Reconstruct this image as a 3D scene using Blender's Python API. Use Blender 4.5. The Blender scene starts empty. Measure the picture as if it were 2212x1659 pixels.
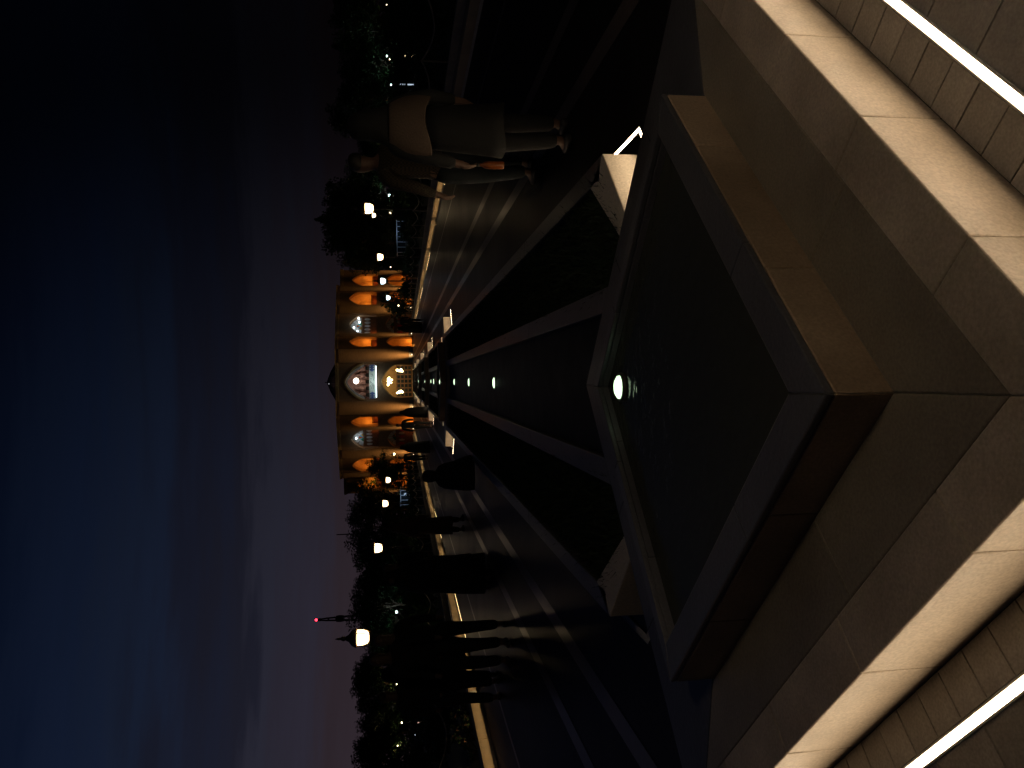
import bpy, bmesh, math, random
from mathutils import Vector, Matrix
random.seed(7)
R = math.radians
S = bpy.context.scene
COL = S.collection

# ------------------------------------------------------------------ camera (phone held on its side: world "up" is image left)
CAM = Vector((0.045, 0.0, 1.302))
yaw, pitch, roll = 0.00662, 0.14075, R(1.0)
f = Vector((-math.sin(yaw) * math.cos(pitch), math.cos(yaw) * math.cos(pitch), -math.sin(pitch)))
r = f.cross(Vector((0, 0, 1))).normalized(); u = r.cross(f)
u2 = u * math.cos(roll) + r * math.sin(roll); r2 = r * math.cos(roll) - u * math.sin(roll)
cx, cy, cz = -u2, r2, -f
cd = bpy.data.cameras.new('camera'); cam = bpy.data.objects.new('camera', cd); COL.objects.link(cam)
cam.matrix_world = Matrix(((cx.x, cy.x, cz.x, CAM.x), (cx.y, cy.y, cz.y, CAM.y), (cx.z, cy.z, cz.z, CAM.z), (0, 0, 0, 1)))
cd.sensor_width = 36.0; cd.lens = 36.0 * 1661.0 / 2212.0; cd.clip_end = 5000; cd.clip_start = 0.05
S.camera = cam
S.view_settings.view_transform = 'Standard'; S.view_settings.look = 'None'
S.view_settings.exposure = 0; S.view_settings.gamma = 1
S.cycles.max_bounces = 6; S.cycles.diffuse_bounces = 3; S.cycles.glossy_bounces = 3
S.cycles.sample_clamp_indirect = 3.0; S.cycles.caustics_reflective = False; S.cycles.caustics_refractive = False

# ------------------------------------------------------------------ dusk sky
W = bpy.data.worlds.new('World'); S.world = W; W.use_nodes = True
N = W.node_tree.nodes; L = W.node_tree.links; N.clear()
def wn(t, **k):
    n = N.new(t)
    for a, b in k.items(): setattr(n, a, b)
    return n
out = wn('ShaderNodeOutputWorld'); bg = wn('ShaderNodeBackground'); L.new(bg.outputs[0], out.inputs[0])
tc = wn('ShaderNodeTexCoord'); sep = wn('ShaderNodeSeparateXYZ'); L.new(tc.outputs['Generated'], sep.inputs[0])
mp = wn('ShaderNodeMapping'); mp.inputs['Scale'].default_value = (1.6, 1.6, 15.0); mp.inputs['Rotation'].default_value = (R(1.5), R(1.0), 0)
L.new(tc.outputs['Generated'], mp.inputs[0])
nz = wn('ShaderNodeTexNoise'); nz.inputs['Scale'].default_value = 2.6; nz.inputs['Detail'].default_value = 5; nz.inputs['Roughness'].default_value = .55
L.new(mp.outputs[0], nz.inputs[0])
# elevation, stirred a little by the clouds
m1 = wn('ShaderNodeMath', operation='MULTIPLY_ADD'); m1.inputs[1].default_value = 0.14; m1.inputs[2].default_value = -0.07
L.new(nz.outputs[0], m1.inputs[0])
m2 = wn('ShaderNodeMath', operation='ADD'); L.new(sep.outputs[2], m2.inputs[0]); L.new(m1.outputs[0], m2.inputs[1])
rp = wn('ShaderNodeValToRGB'); cr = rp.color_ramp; cr.interpolation = 'EASE'
stops = [(0.0, (.036, .023, .027)), (.07, (.031, .022, .029)), (.125, (.026, .023, .036)), (.165, (.023, .023, .037)), (.20, (.0125, .013, .023)),
         (.245, (.0105, .0125, .025)), (.30, (.0095, .0148, .033)), (.36, (.0070, .0122, .031)), (.45, (.0036, .0070, .020)), (1.0, (.001, .003, .012))]
while len(cr.elements) < len(stops): cr.elements.new(0.5)
for e, (p, c) in zip(cr.elements, stops): e.position = p; e.color = (*c, 1)
L.new(m2.outputs[0], rp.inputs[0])
# afterglow lies to the left of the palace
dt = wn('ShaderNodeVectorMath', operation='DOT_PRODUCT'); dt.inputs[1].default_value = (-.70, .714, 0); L.new(tc.outputs['Generated'], dt.inputs[0])
mr = wn('ShaderNodeMapRange'); mr.interpolation_type = 'SMOOTHSTEP'
for i, v in ((1, .38), (2, 1.04), (3, .05), (4, .92)): mr.inputs[i].default_value = v
L.new(dt.outputs['Value'], mr.inputs[0])
nz2 = wn('ShaderNodeMapRange')
for i, v in ((1, .3), (2, .7), (3, .90), (4, 1.08)): nz2.inputs[i].default_value = v
L.new(nz.outputs[0], nz2.inputs[0])
mm = wn('ShaderNodeMath', operation='MULTIPLY'); L.new(mr.outputs[0], mm.inputs[0]); L.new(nz2.outputs[0], mm.inputs[1])
L.new(rp.outputs[0], bg.inputs[0]); L.new(mm.outputs[0], bg.inputs[1])

ORDW = ['first', 'second', 'third', 'fourth', 'fifth', 'sixth', 'seventh', 'eighth', 'ninth', 'tenth', 'eleventh', 'twelfth', 'thirteenth', 'fourteenth', 'fifteenth', 'sixteenth', 'seventeenth', 'eighteenth', 'nineteenth', 'twentieth']
# ------------------------------------------------------------------ helpers
def tag(o, label=None, cat=None, group=None, kind=None):
    if label: o['label'] = label
    if cat: o['category'] = cat
    if group: o['group'] = group
    if kind: o['kind'] = kind
    return o

def empty(name, loc=(0, 0, 0), rz=0, label=None, cat=None, group=None):
    o = bpy.data.objects.new(name, None); COL.objects.link(o); o.location = loc; o.rotation_euler = (0, 0, rz)
    o.empty_display_size = .1
    return tag(o, label, cat, group)

def copy_tree(o, parent=None):
    c = o.copy(); COL.objects.link(c); c.parent = parent
    for ch in o.children: copy_tree(ch, c)
    return c

class MB:
    def __init__(s): s.v = []; s.f = []
    def add(s, v, fc):
        b = len(s.v); s.v += [tuple(p) for p in v]; s.f += [tuple(i + b for i in q) for q in fc]; return s
    def box(s, x0, x1, y0, y1, z0, z1):
        return s.add([(x0, y0, z0), (x1, y0, z0), (x1, y1, z0), (x0, y1, z0), (x0, y0, z1), (x1, y0, z1), (x1, y1, z1), (x0, y1, z1)],
                     [(3, 2, 1, 0), (4, 5, 6, 7), (0, 1, 5, 4), (1, 2, 6, 5), (2, 3, 7, 6), (3, 0, 4, 7)])
    def prism(s, poly, z0, z1):
        n = len(poly); a = sum(poly[i][0] * poly[(i + 1) % n][1] - poly[(i + 1) % n][0] * poly[i][1] for i in range(n))
        if a < 0: poly = poly[::-1]
        v = [(x, y, z0) for x, y in poly] + [(x, y, z1) for x, y in poly]
        return s.add(v, [tuple(range(n))[::-1], tuple(range(n, 2 * n))] + [(i, (i + 1) % n, n + (i + 1) % n, n + i) for i in range(n)])
    def sheet(s, poly, z):
        n = len(poly); a = sum(poly[i][0] * poly[(i + 1) % n][1] - poly[(i + 1) % n][0] * poly[i][1] for i in range(n))
        if a < 0: poly = poly[::-1]
        return s.add([(x, y, z) for x, y in poly], [tuple(range(n))])
    def tube(s, pts, rad, seg=8, cap=True):
        pts = [Vector(p) for p in pts]; rr = rad if isinstance(rad, (list, tuple)) else [rad] * len(pts)
        b = len(s.v); prev = None
        for i, p in enumerate(pts):
            t = (pts[min(i + 1, len(pts) - 1)] - pts[max(i - 1, 0)]).normalized()
            if prev is None: prev = t.orthogonal().normalized()
            n = (prev - t * prev.dot(t)); n = n.normalized() if n.length > 1e-6 else t.orthogonal().normalized(); prev = n; bb = t.cross(n)
            for k in range(seg):
                a = 2 * math.pi * k / seg; s.v.append(tuple(p + (n * math.cos(a) + bb * math.sin(a)) * rr[i]))
        for i in range(len(pts) - 1):
            for k in range(seg):
                k2 = (k + 1) % seg; s.f.append((b + i * seg + k, b + i * seg + k2, b + (i + 1) * seg + k2, b + (i + 1) * seg + k))
        if cap:
            s.f.append(tuple(b + k for k in range(seg))[::-1]); s.f.append(tuple(b + (len(pts) - 1) * seg + k for k in range(seg)))
        return s
    def lathe(s, prof, seg=16, c=(0, 0, 0), sx=1, sy=1):
        b = len(s.v)
        for rad, z in prof:
            for k in range(seg):
                a = 2 * math.pi * k / seg; s.v.append((c[0] + rad * sx * math.cos(a), c[1] + rad * sy * math.sin(a), c[2] + z))
        for i in range(len(prof) - 1):
            for k in range(seg):
                k2 = (k + 1) % seg; s.f.append((b + i * seg + k, b + i * seg + k2, b + (i + 1) * seg + k2, b + (i + 1) * seg + k))
        s.f.append(tuple(b + k for k in range(seg))[::-1]); s.f.append(tuple(b + (len(prof) - 1) * seg + k for k in range(seg)))
        return s
    def mesh(s, name, m, smooth=False):
        me = bpy.data.meshes.new(name); me.from_pydata(s.v, [], s.f); me.update()
        if m: me.materials.append(m)
        if smooth: me.polygons.foreach_set('use_smooth', [True] * len(me.polygons))
        return me
    def build(s, name, m, parent=None, smooth=False, bevel=0, loc=(0, 0, 0)):
        o = bpy.data.objects.new(name, s.mesh(name, m, smooth)); COL.objects.link(o); o.location = loc
        if parent: o.parent = parent
        if bevel:
            b = o.modifiers.new('bevel', 'BEVEL'); b.width = bevel; b.segments = 2; b.limit_method = 'ANGLE'
        return o

def inst(name, me, parent=None, loc=(0, 0, 0), rz=0):
    o = bpy.data.objects.new(name, me); COL.objects.link(o); o.location = loc; o.rotation_euler[2] = rz
    if parent: o.parent = parent
    return o

def light(name, kind, loc, energy, color, parent=None, radius=.05, **k):
    d = bpy.data.lights.new(name, kind); d.energy = energy; d.color = color
    if kind in ('POINT', 'SPOT'): d.shadow_soft_size = radius
    for a, b in k.items(): setattr(d, a, b)
    o = bpy.data.objects.new(name, d); COL.objects.link(o); o.location = loc
    if parent: o.parent = parent
    return o

# ------------------------------------------------------------------ materials
def mat(name, col, rough=.6, var=.25, scale=6.0, bump=0.0, bscale=40.0, spec=.5, stain=None, coat=0, obj=True, extra=None):
    m = bpy.data.materials.new(name); m.use_nodes = True
    n = m.node_tree.nodes; l = m.node_tree.links; p = n['Principled BSDF']
    t = n.new('ShaderNodeTexCoord'); g = n.new('ShaderNodeNewGeometry')
    src = t.outputs['Object'] if obj else g.outputs['Position']
    no = n.new('ShaderNodeTexNoise'); no.inputs['Scale'].default_value = scale; no.inputs['Detail'].default_value = 6; l.new(src, no.inputs[0])
    ra = n.new('ShaderNodeValToRGB'); ra.color_ramp.elements[0].position = .3; ra.color_ramp.elements[1].position = .7
    c0 = tuple(c * (1 - var) for c in col); c1 = tuple(min(1, c * (1 + var)) for c in col)
    if stain: c0 = stain
    ra.color_ramp.elements[0].color = (*c0, 1); ra.color_ramp.elements[1].color = (*c1, 1)
    l.new(no.outputs[0], ra.inputs[0])
    oi = n.new('ShaderNodeObjectInfo'); hv = n.new('ShaderNodeMapRange')
    hv.inputs[3].default_value = .88; hv.inputs[4].default_value = 1.12; l.new(oi.outputs['Random'], hv.inputs[0])
    gr = n.new('ShaderNodeTexNoise'); gr.inputs['Scale'].default_value = bscale * 1.7; gr.inputs['Detail'].default_value = 3; l.new(src, gr.inputs[0])
    gm = n.new('ShaderNodeMapRange'); gm.inputs[1].default_value = .3; gm.inputs[2].default_value = .7; gm.inputs[3].default_value = .82; gm.inputs[4].default_value = 1.14; l.new(gr.outputs[0], gm.inputs[0])
    bl = n.new('ShaderNodeTexNoise'); bl.inputs['Scale'].default_value = scale * .35; bl.inputs['Detail'].default_value = 8; bl.inputs['Roughness'].default_value = .65; l.new(src, bl.inputs[0])
    bm = n.new('ShaderNodeMapRange'); bm.inputs[1].default_value = .35; bm.inputs[2].default_value = .6; bm.inputs[3].default_value = 1 - var * 1.2; bm.inputs[4].default_value = 1.05; l.new(bl.outputs[0], bm.inputs[0])
    h1 = n.new('ShaderNodeMath'); h1.operation = 'MULTIPLY'; l.new(hv.outputs[0], h1.inputs[0]); l.new(gm.outputs[0], h1.inputs[1])
    h2 = n.new('ShaderNodeMath'); h2.operation = 'MULTIPLY'; l.new(h1.outputs[0], h2.inputs[0]); l.new(bm.outputs[0], h2.inputs[1])
    mx = n.new('ShaderNodeVectorMath'); mx.operation = 'SCALE'; l.new(ra.outputs[0], mx.inputs[0]); l.new(h2.outputs[0], mx.inputs['Scale'])
    l.new(mx.outputs[0], p.inputs['Base Color'])
    rr = n.new('ShaderNodeMapRange'); rr.inputs[3].default_value = max(.02, rough * .8); rr.inputs[4].default_value = min(1, rough * 1.25); l.new(no.outputs[0], rr.inputs[0])
    l.new(rr.outputs[0], p.inputs['Roughness']); p.inputs['Specular IOR Level'].default_value = spec
    if coat: p.inputs['Coat Weight'].default_value = coat
    if bump:
        b = n.new('ShaderNodeTexNoise'); b.inputs['Scale'].default_value = bscale; b.inputs['Detail'].default_value = 4; l.new(src, b.inputs[0])
        bu = n.new('ShaderNodeBump'); bu.inputs['Strength'].default_value = bump; bu.inputs['Distance'].default_value = .02; l.new(b.outputs[0], bu.inputs['Height']); l.new(bu.outputs[0], p.inputs['Normal'])
    if extra: extra(m, n, l, p, mx, src)
    return m

def emat(name, col, st):
    m = bpy.data.materials.new(name); m.use_nodes = True; n = m.node_tree.nodes; l = m.node_tree.links; n.clear()
    e = n.new('ShaderNodeEmission'); e.inputs[0].default_value = (*col, 1); e.inputs[1].default_value = st
    o = n.new('ShaderNodeOutputMaterial'); l.new(e.outputs[0], o.inputs[0]); return m

def brickwork(sx, sy, mortar, scale, darken=.6, swiz=None):
    def fn(m, n, l, p, colnode, src):
        b = n.new('ShaderNodeTexBrick'); b.inputs['Scale'].default_value = scale; b.inputs['Brick Width'].default_value = sx; b.inputs['Row Height'].default_value = sy
        b.inputs['Mortar Size'].default_value = mortar; b.inputs['Color1'].default_value = (1, 1, 1, 1); b.inputs['Color2'].default_value = (.82, .82, .82, 1); b.inputs['Mortar'].default_value = (darken,) * 3 + (1,)
        if swiz:
            sp = n.new('ShaderNodeSeparateXYZ'); cb = n.new('ShaderNodeCombineXYZ'); l.new(src, sp.inputs[0]); l.new(sp.outputs[0], cb.inputs[0]); l.new(sp.outputs[2], cb.inputs[1]); l.new(cb.outputs[0], b.inputs[0])
        else: l.new(src, b.inputs[0])
        mu = n.new('ShaderNodeVectorMath'); mu.operation = 'MULTIPLY'; l.new(colnode.outputs[0], mu.inputs[0]); l.new(b.outputs['Color'], mu.inputs[1]); l.new(mu.outputs[0], p.inputs['Base Color'])
        bu = n.new('ShaderNodeBump'); bu.inputs['Strength'].default_value = .35; bu.inputs['Distance'].default_value = .006; l.new(b.outputs['Color'], bu.inputs['Height']); l.new(bu.outputs[0], p.inputs['Normal'])
    return fn

M = {}
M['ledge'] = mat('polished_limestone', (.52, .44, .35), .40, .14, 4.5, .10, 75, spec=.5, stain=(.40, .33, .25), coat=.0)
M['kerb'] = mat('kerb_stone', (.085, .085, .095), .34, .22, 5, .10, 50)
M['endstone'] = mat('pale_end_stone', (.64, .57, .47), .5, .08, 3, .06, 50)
M['ledge_shade'] = mat('shaded_limestone', (.30, .26, .20), .38, .22, 2.2, .10, 70, stain=(.20, .17, .13))  # same limestone, darkened in colour for the shaded part of the ledge
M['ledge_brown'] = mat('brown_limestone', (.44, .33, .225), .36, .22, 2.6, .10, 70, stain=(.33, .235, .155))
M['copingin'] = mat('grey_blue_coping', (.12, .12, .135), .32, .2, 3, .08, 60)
M['paver'] = mat('grey_paver', (.36, .33, .30), .5, .18, 12, .12, 80)
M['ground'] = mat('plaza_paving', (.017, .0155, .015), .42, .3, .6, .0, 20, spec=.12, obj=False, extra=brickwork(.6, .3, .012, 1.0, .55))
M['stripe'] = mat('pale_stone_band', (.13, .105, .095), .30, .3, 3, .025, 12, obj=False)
M['lawn'] = mat('park_ground', (.035, .045, .02), .9, .4, .3, .3, 8, obj=False)
M['soil'] = mat('planter_soil', (.03, .022, .015), .95, .3, 8, .5, 30)
M['grass'] = mat('grass_blade', (.016, .032, .010), .7, .4, 9)
M['leaf'] = mat('tree_leaf', (.030, .085, .024), .65, .45, 3)
M['needle'] = mat('conifer_needle', (.028, .06, .026), .7, .4, 3)
M['bark'] = mat('bark', (.09, .065, .045), .9, .3, 10, .6, 25)
M['wall'] = mat('tan_brick', (.37, .23, .12), .8, .12, .5, .0, 20, extra=brickwork(.24, .07, .008, 1.0, .62, True))
M['plaster'] = mat('warm_plaster', (.62, .42, .22), .75, .10, 2.0, .1, 20)
M['redpanel'] = mat('red_brick_panel', (.42, .15, .07), .7, .3, 5, .2, 20)
M['trim'] = mat('pale_grey_trim', (.62, .62, .60), .6, .08, 4)
M['gilt'] = mat('ochre_trim', (.50, .36, .16), .6, .12, 4)
M['wood'] = mat('dark_walnut_wood', (.16, .07, .03), .5, .3, 8, .1, 40)
M['rosy'] = mat('rose_plaster', (.30, .18, .15), .7, .35, 3.0, .2, 15)
M['chan'] = mat('channel_wet_stone', (.012, .016, .018), .55, .3, 4, .1, 20, spec=.25, obj=False)
M['tent'] = mat('roof_tent_sheet', (.42, .30, .28), .8, .15, 4)
M['roof'] = mat('roof_clay', (.20, .14, .10), .9, .2, 2)
M['iron'] = mat('lamp_post_iron', (.045, .04, .035), .45, .2, 10, .05, 40, spec=.5)
M['brass'] = mat('aged_brass', (.30, .17, .07), .4, .2, 10)
M['glasspane'] = mat('dark_window_glass', (.02, .025, .03), .12, .2, 2)
M['banner'] = mat('banner_cloth', (.70, .76, .66), .7, .05, 2)
M['bannerblue'] = mat('banner_blue', (.10, .16, .42), .7, .2, 8)
M['ink'] = mat('black_ink', (.03, .035, .03), .7, .1, 4)
M['steel'] = mat('pale_painted_steel', (.45, .50, .55), .4, .1, 5)
M['concrete'] = mat('bed_edge_concrete', (.33, .30, .27), .7, .15, 4, .1, 30)
M['wallblock'] = mat('low_wall_limestone', (.50, .40, .27), .55, .16, 2.5, .06, 40)
M['ledhouse'] = mat('led_profile_aluminium', (.62, .60, .57), .6, .1, 10)
M['rail'] = mat('wavy_rail_paint', (.30, .26, .20), .5, .1, 10)
M['skin'] = mat('skin', (.14, .08, .055), .55, .1, 6)
M['hair'] = mat('dark_hair', (.02, .015, .012), .6, .2, 20)
M['beige'] = mat('beige_scarf_cloth', (.10, .070, .050), .85, .12, 5, .2, 60)
M['charcoal'] = mat('charcoal_coat_cloth', (.010, .011, .011), .85, .15, 6, .2, 60)
M['black'] = mat('black_cloth', (.005, .005, .0055), .9, .2, 6, .2, 60)
M['denim'] = mat('denim', (.010, .016, .020), .85, .2, 8, .2, 80)
M['navy'] = mat('navy_cloth', (.006, .0065, .009), .9, .2, 6, .2, 60)
M['mauve'] = mat('dull_mauve_cloth', (.07, .045, .04), .9, .2, 6, .2, 60)
M['shoe'] = mat('pale_shoe', (.028, .025, .024), .6, .1, 10)
M['darkshoe'] = mat('dark_shoe', (.03, .028, .027), .5, .1, 10)
M['orange'] = mat('orange_drink_plastic', (.22, .06, .012), .3, .15, 20)
M['redleaf'] = mat('pink_petal', (.45, .25, .20), .7, .2, 12)
def plaid(m, n, l, p, colnode, src):
    c = n.new('ShaderNodeTexChecker'); c.inputs['Scale'].default_value = 55; c.inputs[1].default_value = (.05, .038, .024, 1); c.inputs[2].default_value = (.018, .013, .009, 1); l.new(src, c.inputs[0]); l.new(c.outputs[0], p.inputs['Base Color'])
M['plaid'] = mat('checked_shirt_cloth', (.2, .15, .1), .9, .1, 5, extra=plaid)
for nm, c in (('gblue', (.05, .30, .42)), ('gamber', (.50, .26, .04)), ('gwhite', (.55, .56, .55)), ('gred', (.40, .03, .04)), ('ggreen', (.03, .16, .08))):
    M[nm] = mat('coloured_glass_' + nm[1:], c, .25, .15, 4)
def watermat():
    m = bpy.data.materials.new('dark_water'); m.use_nodes = True; n = m.node_tree.nodes; l = m.node_tree.links; p = n['Principled BSDF']
    p.inputs['Base Color'].default_value = (.050, .053, .043, 1); p.inputs['Roughness'].default_value = .10; p.inputs['IOR'].default_value = 1.33; p.inputs['Specular IOR Level'].default_value = .16
    g = n.new('ShaderNodeNewGeometry'); a = n.new('ShaderNodeTexNoise'); a.inputs['Scale'].default_value = 9; a.inputs['Detail'].default_value = 4; l.new(g.outputs['Position'], a.inputs[0])
    b = n.new('ShaderNodeBump'); b.inputs['Strength'].default_value = .6; b.inputs['Distance'].default_value = .012; l.new(a.outputs[0], b.inputs['Height']); l.new(b.outputs[0], p.inputs['Normal'])
    return m
M['water'] = watermat()
WARM = (1.0, .66, .34); COOL = (.72, .95, 1.0); AMBER = (1.0, .35, .045)
E_LED = emat('warm_led_diffuser', (1.0, .74, .47), 26.0)
nt_ = E_LED.node_tree; g_ = nt_.nodes.new('ShaderNodeNewGeometry'); x_ = nt_.nodes.new('ShaderNodeTexNoise'); x_.inputs['Scale'].default_value = 22; nt_.links.new(g_.outputs['Position'], x_.inputs[0])
y_ = nt_.nodes.new('ShaderNodeMapRange'); y_.inputs[1].default_value = .3; y_.inputs[2].default_value = .7; y_.inputs[3].default_value = 15; y_.inputs[4].default_value = 36; nt_.links.new(x_.outputs[0], y_.inputs[0]); nt_.links.new(y_.outputs[0], [q for q in nt_.nodes if q.type == 'EMISSION'][0].inputs[1])
E_OFF = mat('unlit_led_diffuser', (.5, .48, .44), .5, .1, 10)
E_LEDW = emat('warm_led_wall_strip', (1.0, .64, .28), 8.0)
E_POOL = emat('underwater_lamp_lens', (.72, 1.0, .62), 2.2)
E_WARM = emat('warm_lantern_glass', (1.0, .74, .40), 7.0)
E_COOL = emat('cool_lantern_glass', (.70, .95, 1.0), 6.0)
E_SMALL = emat('distant_lamp_warm', (1.0, .82, .5), 6.0)
E_UP = emat('uplight_lens', (1.0, .80, .5), 6.0)
E_CHAND = emat('chandelier_bulb', (1.0, .80, .34), 9.0)
E_TUBE = emat('fluorescent_tube', (.78, 1.0, 1.0), 3.2)
E_RED = emat('red_beacon', (1.0, .03, .06), 6.0)
E_STARW = emat('star_lamp_white', (.85, .95, 1.0), 4.0)

ZT = .217        # top of every raised stone edge round the water
WZ = .157        # water level in the channel
PT = .375        # top of the parapets round the pools
BAS = [0.0, 17.8, 31.2, 44.7, 58.2, 71.7]     # the basins repeat along the axis
END = 84.0

# ------------------------------------------------------------------ ground
tag(MB().sheet([(-900, -300), (900, -300), (900, 1500), (-900, 1500)], -.004).build('park_ground', M['lawn']), kind='structure')
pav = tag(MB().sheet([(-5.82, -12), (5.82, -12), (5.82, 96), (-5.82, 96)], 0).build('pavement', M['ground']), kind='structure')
tag(MB().sheet([(-17, 92.5), (17, 92.5), (17, 125), (-17, 125)], .004).build('palace_terrace_paving', M['ground']), kind='structure')
for i, (x, w) in enumerate(((2.15, .15), (2.83, .15), (-2.10, .15), (-2.80, .15), (4.6, .07), (-4.6, .07))):
    tag(MB().sheet([(x - w / 2, -6), (x + w / 2, -6), (x + w / 2, 92), (x - w / 2, 92)], .004).build('paving_band', M['stripe']), kind='structure')

# small pavers between the nearest ledge and its light strip, and beyond it
pm = MB().box(0, .112, 0, .116, -.01, .006).mesh('paver', M['paver']); pm2 = MB().box(0, .22, 0, .22, -.01, .005).mesh('paver', M['paver'])
for sgn in (1, -1):
    d = Vector((sgn, 1)).normalized(); n = Vector((sgn, -1)).normalized()      # along the edge, outward
    for k in range(20):
        p = Vector((0, 1.04)) + d * (.05 + .1165 * k) + n * .003
        if sgn > 0: o = inst('paver', pm, pav, (p.x, p.y, random.uniform(0, .0015)), math.atan2(d.y, d.x)); o.scale.y = -1
        else: o = inst('paver', pm, pav, (p.x, p.y, random.uniform(0, .0015)), math.atan2(d.y, d.x))
    for row in range(2):
        for k in range(10):
            p = Vector((0, 1.04)) + d * (.02 + .226 * k) + n * (.150 + .226 * row)
            o = inst('paver', pm2, pav, (p.x, p.y, random.uniform(0, .0015)), math.atan2(d.y, d.x))
            if sgn > 0: o.scale.y = -1

# ------------------------------------------------------------------ basins, channels, planters
def side_blocks(parent, o0, o1, i0, i1, step, z0, z1, name, m, oy, off=0.0):
    """mitred stone course between outer edge o0-o1 and inner edge i0-i1, cut across into blocks"""
    o0, o1, i0, i1 = map(Vector, (o0, o1, i0, i1))
    d = (o1 - o0).normalized(); ln = lambda p: (p - o0).dot(d); w = (i0 - o0) - d * ln(i0)
    lo = max(0, ln(i0)); hi = min((o1 - o0).length, ln(i1)); cuts = []
    t = lo + step * .55 + off
    while t < hi - step * .3: cuts.append(t); t += step * random.uniform(.93, 1.07)
    g = .0008
    ends = [(0.0, ln(i0))] + [(c, c) for c in cuts] + [((o1 - o0).length, ln(i1))]
    for (a0, b0), (a1, b1) in zip(ends[:-1], ends[1:]):
        poly = [o0 + d * (a0 + g), o0 + d * (a1 - g), o0 + w + d * (b1 - g), o0 + w + d * (b0 + g)]
        MB().prism([(p.x, p.y + oy) for p in poly], z0, z1 + random.uniform(-.0008, .0008)).build(name, m, parent, bevel=.005)

ORD = ['nearest', 'second nearest', 'third nearest', 'fourth nearest', 'fifth nearest', 'farthest']
for k, oy in enumerate(BAS):
    b = empty('stone_basin', (0, 0, 0), 0, f'{ORD[k]} raised diamond stone basin on the water axis' if k else 'nearest raised diamond stone basin with wide polished ledge in the foreground', 'basin', 'diamond basins along the water axis')
    st = .52 if k == 0 else 1.2
    for sg in (1, -1):
        cn = lambda c: (sg * (1.73 - .677 * (c - 1.04) / .544), 2.77 - .13 * (c - 1.04) / .544)
        for c0, c1, st_, mm_ in ((1.04, 1.25, st, 'ledge'), (1.2504, 1.584, st * 1.7, 'ledge_shade')):  # inner course carries the shade in its colour
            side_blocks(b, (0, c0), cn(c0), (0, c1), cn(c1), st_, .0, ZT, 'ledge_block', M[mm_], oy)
        side_blocks(b, (0, 4.5), (sg * 1.73, 2.77), (0, 3.69), (sg * 1.053, 2.64), st * 1.3, .0, ZT, 'coping_block', M['kerb'], oy)
        # the raised parapet round the pool: stone blocks under a grey cap
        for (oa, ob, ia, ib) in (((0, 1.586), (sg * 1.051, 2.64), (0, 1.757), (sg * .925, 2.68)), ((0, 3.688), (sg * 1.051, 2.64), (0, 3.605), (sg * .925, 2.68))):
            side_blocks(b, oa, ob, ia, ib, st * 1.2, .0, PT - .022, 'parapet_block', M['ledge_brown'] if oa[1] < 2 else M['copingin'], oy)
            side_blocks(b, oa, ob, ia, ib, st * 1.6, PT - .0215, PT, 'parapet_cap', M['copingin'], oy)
    MB().sheet([(0, 1.73 + oy), (.95, 2.68 + oy), (0, 3.63 + oy), (-.95, 2.68 + oy)], .02).build('basin_floor', M['kerb'], b)
    tag(MB().sheet([(0, 1.759 + oy), (.923, 2.68 + oy), (0, 3.603 + oy), (-.923, 2.68 + oy)], PT - .05).build('water', M['water']), kind='structure')

def strip(pts, w, m, name, label, group, shield=0):
    """light strip let into the paving: aluminium profile with a glowing diffuser"""
    pts = [Vector(p) for p in pts]; n = len(pts); L_, R_ = [], []
    for i, p in enumerate(pts):
        a = (pts[i] - pts[i - 1]).normalized() if i else None; c = (pts[i + 1] - pts[i]).normalized() if i < n - 1 else None
        na = Vector((-a.y, a.x)) if a else None; nc = Vector((-c.y, c.x)) if c else None
        if na and nc:
            mm_ = (na + nc).normalized(); s = 1 / max(.35, mm_.dot(na))
        else: mm_ = na or nc; s = 1
        L_.append((p, mm_, s))
    t = empty(name, (pts[0].x, pts[0].y, 0), 0, label, 'light strip', group); o = pts[0]
    def ribbon(w, z, m, nm):
        mb = MB(); v = []
        for p, q, s in L_: v += [(p.x + q.x * w / 2 * s - o.x, p.y + q.y * w / 2 * s - o.y, z), (p.x - q.x * w / 2 * s - o.x, p.y - q.y * w / 2 * s - o.y, z)]
        mb.add(v, [(2 * i + 1, 2 * i + 3, 2 * i + 2, 2 * i) for i in range(n - 1)]); return mb.build(nm, m, t)
    ribbon(w * 1.7, .0078, M['ledhouse'], 'profile'); ribbon(w, .0105, m, 'diffuser')
    for e_ in (1, -1):       # upstands of the profile either side of the diffuser
        mb = MB(); v = []; hh = (.0119 if (e_ > 0) == (pts[-1].x > 0) else .0112) if not shield else (.055 if e_ == shield else .012)
        for p, q, sc_ in L_:
            for ww, z in ((w * .56, .0075), (w * .56, hh), (w * .80, hh), (w * .80, .0075)): v.append((p.x + e_ * q.x * ww * sc_ - o.x, p.y + e_ * q.y * ww * sc_ - o.y, z))
        mb.add(v, [(4 * i + a, 4 * i + a + 1, 4 * i + a + 5, 4 * i + a + 4) for i in range(n - 1) for a in range(3)] + [(0, 1, 2, 3), (4 * n - 1, 4 * n - 2, 4 * n - 3, 4 * n - 4)])
        mb.build('upstand', M['ledhouse'], t)
    return t

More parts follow.
